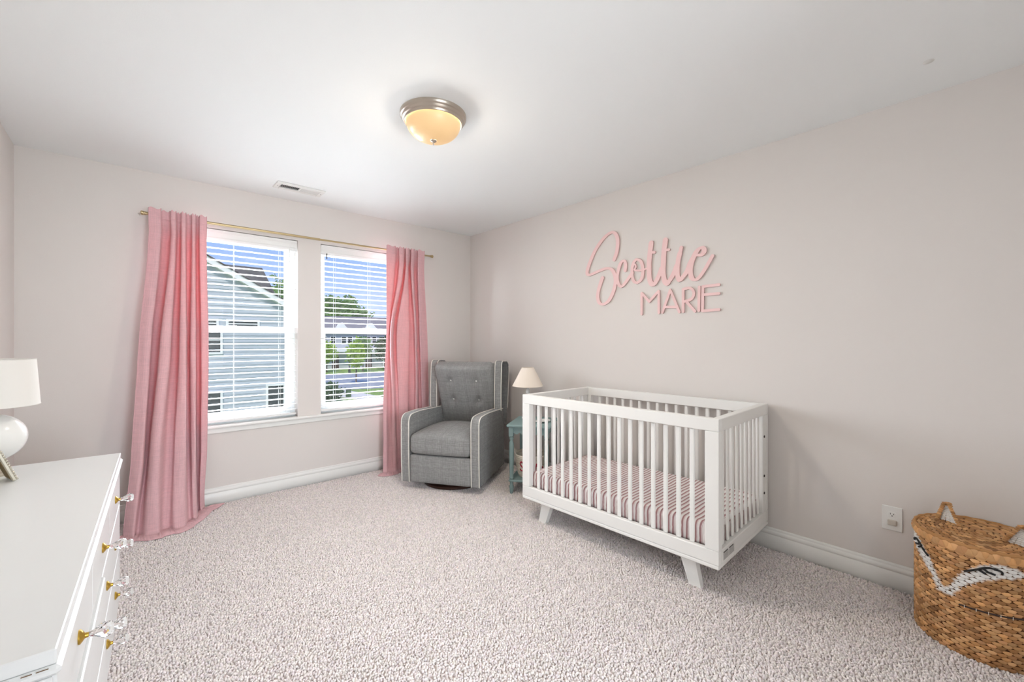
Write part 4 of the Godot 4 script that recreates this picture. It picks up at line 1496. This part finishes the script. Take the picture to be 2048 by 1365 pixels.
	# ears: folded triangles, tan outside and white inside
	for s in [-1.0, 1.0]:
		st = mk(0)
		var face_turn := Basis(Vector3.UP, deg_to_rad(nose))
		var eb := Vector3(s * 0.112, 0.446, 0.0)
		var tip := eb + Vector3(s * 0.012, 0.082, -0.012)
		var n := 11
		var lines := []
		for k in n + 1:
			var t := float(k) / n
			var wd := 0.04 * (1.0 - t * 0.86)
			var c := eb.lerp(tip, t)
			lines.append([c, wd])
		var outer := mk(0)
		for k in n:
			var c: Vector3 = lines[k][0].lerp(lines[k + 1][0], 0.5)
			var wd: float = lines[k][1]
			for q in [[-1.0, 1.0], [-0.62, 0.0], [-0.2, 0.0], [0.2, 0.0], [0.62, 0.0], [1.0, 1.0]]:
				var lining: bool = q[1] == 0.0 and k < n - 2
				var col: Color = rgb(238, 236, 232) if lining else tones[rng.randi() % 3] * rng.randf_range(0.9, 1.1)
				outer.set_color(col.srgb_to_linear())
				var bow: float = -0.012 * (1.0 - q[0] * q[0])
				lathe(outer, [Vector2(0.0, -0.0052), Vector2(0.0055, -0.003), Vector2(0.0072, 0.0), Vector2(0.0055, 0.003), Vector2(0.0, 0.0052)], 8, face_turn * (c + Vector3(q[0] * wd, 0.0, bow + (0.004 if absf(q[0]) == 1.0 else 0.0))), face_turn * Basis.from_scale(Vector3(1.35, 1.0, 0.7)))
		var ea := obj("ear", outer, M.wicker, lid)
		tag(ea, "white-lined woven ear", "", "", "stuff")

# ------------------------------------------------------------------ carpet pile
func carpet() -> void:
	# one patch of tufts, laid side by side over the floor and turned about so that it does not repeat
	var nx := 7
	var nd := 10
	var wx := (RGT - LFT - 0.03) / nx
	var wd := (WIN - REAR - 0.03) / nd
	var sp := 0.0092
	var cx := int(wx / sp)
	var cd := int(wd / sp)
	var base := rgb(241, 233, 231).srgb_to_linear()
	var st := mk(0)
	var n := 5
	var big := noise(6.0, 2, 17)
	for i in cx:
		for j in cd:
			var x := -wx / 2 + (i + 0.5 + rng.randf_range(-0.4, 0.4)) * wx / cx
			var z := -wd / 2 + (j + 0.5 + rng.randf_range(-0.4, 0.4)) * wd / cd
			var lay := big.get_noise_2d(x, z) * 0.5
			var b := Basis(Vector3.UP, rng.randf() * TAU) * Basis.from_scale(Vector3.ONE * rng.randf_range(0.8, 1.25))
			b = Basis(Vector3.RIGHT, rng.randf_range(-0.45, 0.45) + lay) * Basis(Vector3.BACK, rng.randf_range(-0.45, 0.45)) * b
			var t := Transform3D(b, Vector3(x, 0, z))
			var v := rng.randf_range(0.84, 1.12)
			st.set_color(Color(base.r * v, base.g * v * rng.randf_range(0.97, 1.02), base.b * v * rng.randf_range(0.96, 1.02)))
			for k in n:
				var a0 := TAU * k / n
				var a1 := TAU * (k + 1) / n
				var p0 := t * Vector3(0.0048 * cos(a0), -0.001, 0.0048 * sin(a0))
				var p1 := t * Vector3(0.0048 * cos(a1), -0.001, 0.0048 * sin(a1))
				var q0 := t * Vector3(0.0042 * cos(a0 + 0.5) + 0.0015, 0.007, 0.0042 * sin(a0 + 0.5))
				var q1 := t * Vector3(0.0042 * cos(a1 + 0.5) + 0.0015, 0.007, 0.0042 * sin(a1 + 0.5))
				quad(st, p0, q0, q1, p1)
				tri(st, q0, t * Vector3(0.0025, 0.0098, 0.0005), q1)
	st.generate_normals()
	var mm := MultiMesh.new()
	mm.transform_format = MultiMesh.TRANSFORM_3D
	mm.mesh = st.commit()
	mm.instance_count = nx * nd
	for i in nx:
		for j in nd:
			var turn := Basis(Vector3.UP, PI * (rng.randi() % 2))
			mm.set_instance_transform(i * nd + j, Transform3D(turn, P(LFT + 0.015 + (i + 0.5) * wx, 0.0, REAR + 0.015 + (j + 0.5) * wd)))
	var o := MultiMeshInstance3D.new()
	o.name = "carpet_pile"
	o.multimesh = mm
	o.material_override = M.carpet_pile
	add_child(o)
	tag(o, "short plush pinkish beige carpet pile over the whole floor", "carpet pile", "", "stuff")

# ------------------------------------------------------------------ outside
func crown(st: SurfaceTool, c: Vector3, r: Vector3, n: int, leaf: float, sd: int) -> void:
	var g := RandomNumberGenerator.new()
	g.seed = sd
	var nz := noise(0.5, 2, sd)
	for k in n:
		var v := Vector3(g.randfn(), g.randfn(), g.randfn()).normalized()
		var lump := 0.78 + 0.4 * nz.get_noise_3d(v.x * 4.0, v.y * 4.0, v.z * 4.0)
		var p := c + Vector3(v.x * r.x, v.y * r.y, v.z * r.z) * lump * pow(g.randf_range(0.25, 1.0), 0.4)
		var b := Basis.from_euler(Vector3(g.randf() * TAU, g.randf() * TAU, g.randf() * TAU))
		var s := leaf * g.randf_range(0.6, 1.3)
		st.set_smooth_group(-1)
		quad(st, p + b * Vector3(-s, 0, 0), p + b * Vector3(0, 0, -s * 0.5), p + b * Vector3(s, 0, 0), p + b * Vector3(0, 0, s * 0.5))

func tree(label: String, at: Vector3, h: float, r: Vector3, leafmat: String, n: int, leaf: float, sd: int, trunk_r := 0.08) -> void:
	var t := thing("tree", label, "tree", at)
	var st := mk()
	tube(st, [Vector3(0, -0.05, 0), Vector3(0.03, h * 0.4, 0.02), Vector3(0, h - r.y * 0.5, 0)], trunk_r, 8, true, [trunk_r, trunk_r * 0.8, trunk_r * 0.3])
	obj("trunk", st, M.bark, t)
	st = mk()
	crown(st, Vector3(0, h - r.y, 0), r, n, leaf, sd)
	tag(obj("crown", st, M[leafmat], t), "", "", "", "stuff")

func wall_window(parent: Node3D, x: float, y: float, z: float, w: float, h: float, trim := 0.09) -> void:   # facing +z
	var st := mk()
	for q in [[-w / 2 - trim, -w / 2, -h / 2 - trim, h / 2 + trim], [w / 2, w / 2 + trim, -h / 2 - trim, h / 2 + trim], [-w / 2, w / 2, h / 2, h / 2 + trim], [-w / 2, w / 2, -h / 2 - trim, -h / 2]]:
		span(st, Vector3(x + q[0], y + q[2], z - 0.02), Vector3(x + q[1], y + q[3], z + 0.05))
	span(st, Vector3(x - w / 2, y - 0.025, z - 0.01), Vector3(x + w / 2, y + 0.025, z + 0.03))
	var f := obj("window", st, M.house_trim, parent)
	for s in [[-h / 2, -0.025], [0.025, h / 2]]:
		st = mk()
		span(st, Vector3(x - w / 2, y + s[0], z - 0.01), Vector3(x + w / 2, y + s[1], z + 0.012))
		obj("pane", st, M.house_glass, f)

func outside() -> void:
	var st := mk()
	span(st, P(-60, GROUND - 0.3, 4.2), P(120, GROUND, 200))
	var lw := struct("ground_lawn", st, M.lawn, "sunlit green lawn outside below the windows", "lawn")
	st = mk()
	# the street runs off to the right; kerbs and a footpath follow it
	hexa(st, [P(-30, GROUND - 0.05, 54.0), P(60, GROUND - 0.05, 56), P(60, GROUND - 0.05, 22), P(-30, GROUND - 0.05, 52.0)], [P(-30, GROUND + 0.02, 54.0), P(60, GROUND + 0.02, 56), P(60, GROUND + 0.02, 22), P(-30, GROUND + 0.02, 52.0)])
	struct("street_1", st, M.asphalt, "grey asphalt street beyond the lawn", "street")
	st = mk()
	hexa(st, [P(9.0, GROUND - 0.05, 42.0), P(13.6, GROUND - 0.05, 39.2), P(14.2, GROUND - 0.05, 28.0), P(12.9, GROUND - 0.05, 28.0)], [P(9.0, GROUND + 0.03, 42.0), P(13.6, GROUND + 0.03, 39.2), P(14.2, GROUND + 0.03, 28.0), P(12.9, GROUND + 0.03, 28.0)])
	span(st, P(14.0, GROUND - 0.05, 26.0), P(40.0, GROUND + 0.03, 28.3))
	struct("footpath_1", st, M.concrete, "pale concrete footpath crossing the lawn", "footpath")
	neighbour()
	town_row()
	tree("young bright green street tree across the lawn", P(16.5, GROUND, 41.9), 4.6, Vector3(1.1, 1.7, 1.1), "leaf_light", 1500, 0.16, 41)
	tree("mid-green young tree in front of the townhouses beside the lamp post", P(23.6, GROUND, 57.5), 5.2, Vector3(1.5, 2.0, 1.5), "leaf_mid", 1600, 0.2, 42)
	tree("broad low green tree beyond the street", P(19.6, GROUND, 60.0), 4.4, Vector3(1.7, 1.7, 1.6), "leaf_light", 1600, 0.2, 43)
	tree("dark green tree before the townhouse doors", P(27.4, GROUND, 59.0), 5.4, Vector3(1.7, 2.2, 1.6), "leaf_dark", 1600, 0.2, 47)
	tree("large leafy tree rising behind the townhouse roofs", P(32.5, GROUND, 92), 14.6, Vector3(7.5, 5.6, 5), "leaf_mid", 5200, 0.45, 44, 0.4)
	tree("leafy tree rising behind the neighbour's roof", P(9.5, GROUND, 40), 10.0, Vector3(2.9, 3.6, 2.9), "leaf_mid", 3600, 0.26, 45, 0.25)
	var b := thing("garden_shrub", "dark green rounded shrub on the lawn below the window", "shrub", P(10.1, GROUND, 30.3))
	st = mk()
	crown(st, Vector3(0, 0.75, 0), Vector3(1.05, 0.8, 1.05), 2600, 0.1, 46)
	tag(obj("foliage", st, M.leaf_dark, b), "", "", "", "stuff")
	st = mk()
	tube(st, [Vector3.ZERO, Vector3(0.05, 0.7, 0)], 0.04, 6)
	obj("stem", st, M.bark, b)
	var l := thing("lamp_post", "black street lamp post beside the road", "street lamp", P(21.4, GROUND, 56.6))
	st = mk()
	lathe(st, [Vector2(0.0, 0.0), Vector2(0.16, 0.0), Vector2(0.14, 0.5), Vector2(0.07, 0.6), Vector2(0.06, 3.6), Vector2(0.1, 3.65), Vector2(0.0, 3.7)], 12)
	obj("post", st, M.black_metal, l)
	st = mk()
	lathe(st, [Vector2(0.08, 3.68), Vector2(0.2, 4.15), Vector2(0.24, 4.2), Vector2(0.05, 4.4), Vector2(0.0, 4.5)], 8, Vector3.ZERO, Basis(), true)
	tube(st, [Vector3(0, 3.4, 0), Vector3(0.6, 3.75, 0.2), Vector3(0.95, 3.8, 0.3)], 0.05, 6)
	obj("lantern", st, M.black_metal, l)
	var u := thing("utility_box", "small dark green utility box standing on the lawn", "utility box", P(12.1, GROUND, 32.2))
	st = mk()
	box(st, Vector3(0, 0.3, 0), Vector3(0.32, 0.56, 0.3), 0.03)
	obj("cabinet", st, M.leaf_dark, u)
	st = mk()
	box(st, Vector3(0, 0.6, 0), Vector3(0.36, 0.05, 0.34), 0.015)
	obj("lid", st, M.black_metal, u)

func neighbour() -> void:
	var D := 23.0
	var h := thing("neighbour_house", "grey-blue siding gable house next door with white trim", "house", P(0.6, GROUND, D))
	var o := h.position
	var q := func(x: float, y: float, d: float) -> Vector3: return P(x, y, d) - o
	var xl := -5.2
	var xr := 6.4
	var eave := 2.55
	var ridge := 5.9
	var rx := 0.6
	var wid := func(y: float) -> Array:
		if y <= eave: return [xl, xr]
		var f := (y - eave) / (ridge - eave)
		return [lerpf(xl, rx, f), lerpf(xr, rx, f)]
	# lapped siding: each course leans out to its lower edge
	var st := mk()
	var y := GROUND + 0.3
	while y < ridge - 0.12:
		var a: Array = wid.call(y)
		var b: Array = wid.call(y + 0.15)
		quad(st, q.call(a[0], y, D - 0.022), q.call(a[1], y, D - 0.022), q.call(b[1], y + 0.15, D), q.call(b[0], y + 0.15, D))
		quad(st, q.call(a[0], y, D), q.call(a[1], y, D), q.call(a[1], y, D - 0.022), q.call(a[0], y, D - 0.022))
		y += 0.15
	obj("siding", st, M.siding, h)
	st = mk()
	hexa(st, [q.call(xl, GROUND, D + 0.01), q.call(xr, GROUND, D + 0.01), q.call(xr, GROUND, D + 10), q.call(xl, GROUND, D + 10)], [q.call(xl, eave, D + 0.01), q.call(xr, eave, D + 0.01), q.call(xr, eave, D + 10), q.call(xl, eave, D + 10)])
	obj("walls", st, M.siding, h)
	st = mk()
	for s in [[xl - 0.35, -1.0], [xr + 0.35, 1.0]]:   # rake boards with soffit
		var ex: float = s[0]
		var ey := eave - 0.35 * (ridge - eave) / (xr - rx)
		var lo := [q.call(ex, ey - 0.16, D - 0.3), q.call(rx, ridge - 0.16, D - 0.3), q.call(rx, ridge - 0.16, D), q.call(ex, ey - 0.16, D)]
		var hi := [q.call(ex, ey + 0.1, D - 0.3), q.call(rx, ridge + 0.1, D - 0.3), q.call(rx, ridge + 0.1, D), q.call(ex, ey + 0.1, D)]
		hexa(st, lo, hi)
	span(st, q.call(xr - 0.1, GROUND, D - 0.05), q.call(xr + 0.03, eave, D + 0.1))
	obj("rake_boards", st, M.house_trim, h)
	st = mk()
	for s in [xl - 0.4, xr + 0.4]:
		var ex: float = s
		var ey := eave - 0.4 * (ridge - eave) / (xr - rx)
		hexa(st, [q.call(ex, ey + 0.1, D - 0.34), q.call(rx, ridge + 0.1, D - 0.34), q.call(rx, ridge + 0.1, D + 5), q.call(ex, ey + 0.1, D + 5)], [q.call(ex, ey + 0.16, D - 0.34), q.call(rx, ridge + 0.17, D - 0.34), q.call(rx, ridge + 0.17, D + 5), q.call(ex, ey + 0.16, D + 5)])
	obj("roof", st, M.shingle, h)
	st = mk()   # cross roof behind, ridge along the front
	hexa(st, [q.call(-4, 2.6, 24.0), q.call(5.75, 2.6, 24.0), q.call(5.75, 5.5, 29.0), q.call(-4, 5.5, 29.0)], [q.call(-4, 2.72, 24.0), q.call(5.75, 2.72, 24.0), q.call(5.75, 5.62, 29.0), q.call(-4, 5.62, 29.0)])
	hexa(st, [q.call(-4, 5.5, 29.0), q.call(5.75, 5.5, 29.0), q.call(5.75, 2.6, 34.0), q.call(-4, 2.6, 34.0)], [q.call(-4, 5.62, 29.0), q.call(5.75, 5.62, 29.0), q.call(5.75, 2.72, 34.0), q.call(-4, 2.72, 34.0)])
	obj("cross_roof", st, M.shingle, h)
	var zf := 0.0
	for w in [[2.5, 1.3, 0.8, 1.1], [3.78, 2.04, 1.15, 0.22], [2.3, 2.04, 0.9, 0.22], [2.45, -1.6, 0.9, 1.05], [5.13, -1.56, 0.66, 1.3]]:
		var zz: float = q.call(0, 0, D - 0.03).z
		wall_window(h, w[0] - o.x, w[1] - o.y, zz, w[2], w[3])

func town_row() -> void:
	var t := thing("townhouse_row", "far row of grey two-storey townhouses with white windows beyond the street", "building", P(30, GROUND, 66), deg_to_rad(-8))
	var st := mk()
	box(st, Vector3(0, 2.8, -5), Vector3(44, 5.6, 10))
	obj("walls", st, M.town_wall, t)
	st = mk()
	hexa(st, [Vector3(-22.4, 5.5, 0.5), Vector3(22.4, 5.5, 0.5), Vector3(22.4, 5.5, -10.4), Vector3(-22.4, 5.5, -10.4)], [Vector3(-20.5, 8.3, -4.6), Vector3(22.4, 8.3, -4.6), Vector3(22.4, 8.3, -5.4), Vector3(-20.5, 8.3, -5.4)])
	obj("roof", st, M.grey_roof, t)
	for x in [-14.5, -6.0, -1.5, 5.0, 9.5, 16.0]:   # small dormer gables
		st = mk()
		var poly := PackedVector2Array([Vector2(-1.3, 5.6), Vector2(1.3, 5.6), Vector2(0, 7.1)])
		prism(st, poly, -3.0, 0.62, func(p: Vector2, z: float) -> Vector3: return Vector3(x + p.x, p.y, z))
		obj("gable", st, M.house_trim, t)
	st = mk()
	span(st, Vector3(-22, 2.6, 0.0), Vector3(22, 3.0, 1.6))
	obj("porch_roof", st, M.house_trim, t)
	for k in 34:
		wall_window(t, -21.0 + k * 1.25 + (0.35 if k % 3 == 0 else 0.0), 4.35, 0.0, 0.62, 1.15, 0.08)
	for k in 9:
		st = mk()
		span(st, Vector3(-20.0 + k * 5, 0.0, 1.3), Vector3(-19.75 + k * 5, 2.6, 1.55))
		obj("porch_post", st, M.house_trim, t)
		wall_window(t, -18.6 + k * 5, 1.4, 0.0, 0.9, 1.5, 0.1)
		st = mk()
		span(st, Vector3(-17.4 + k * 5, 0.0, 0.0), Vector3(-16.4 + k * 5, 2.1, 0.06))
		obj("door", st, M.dark_wood, t)
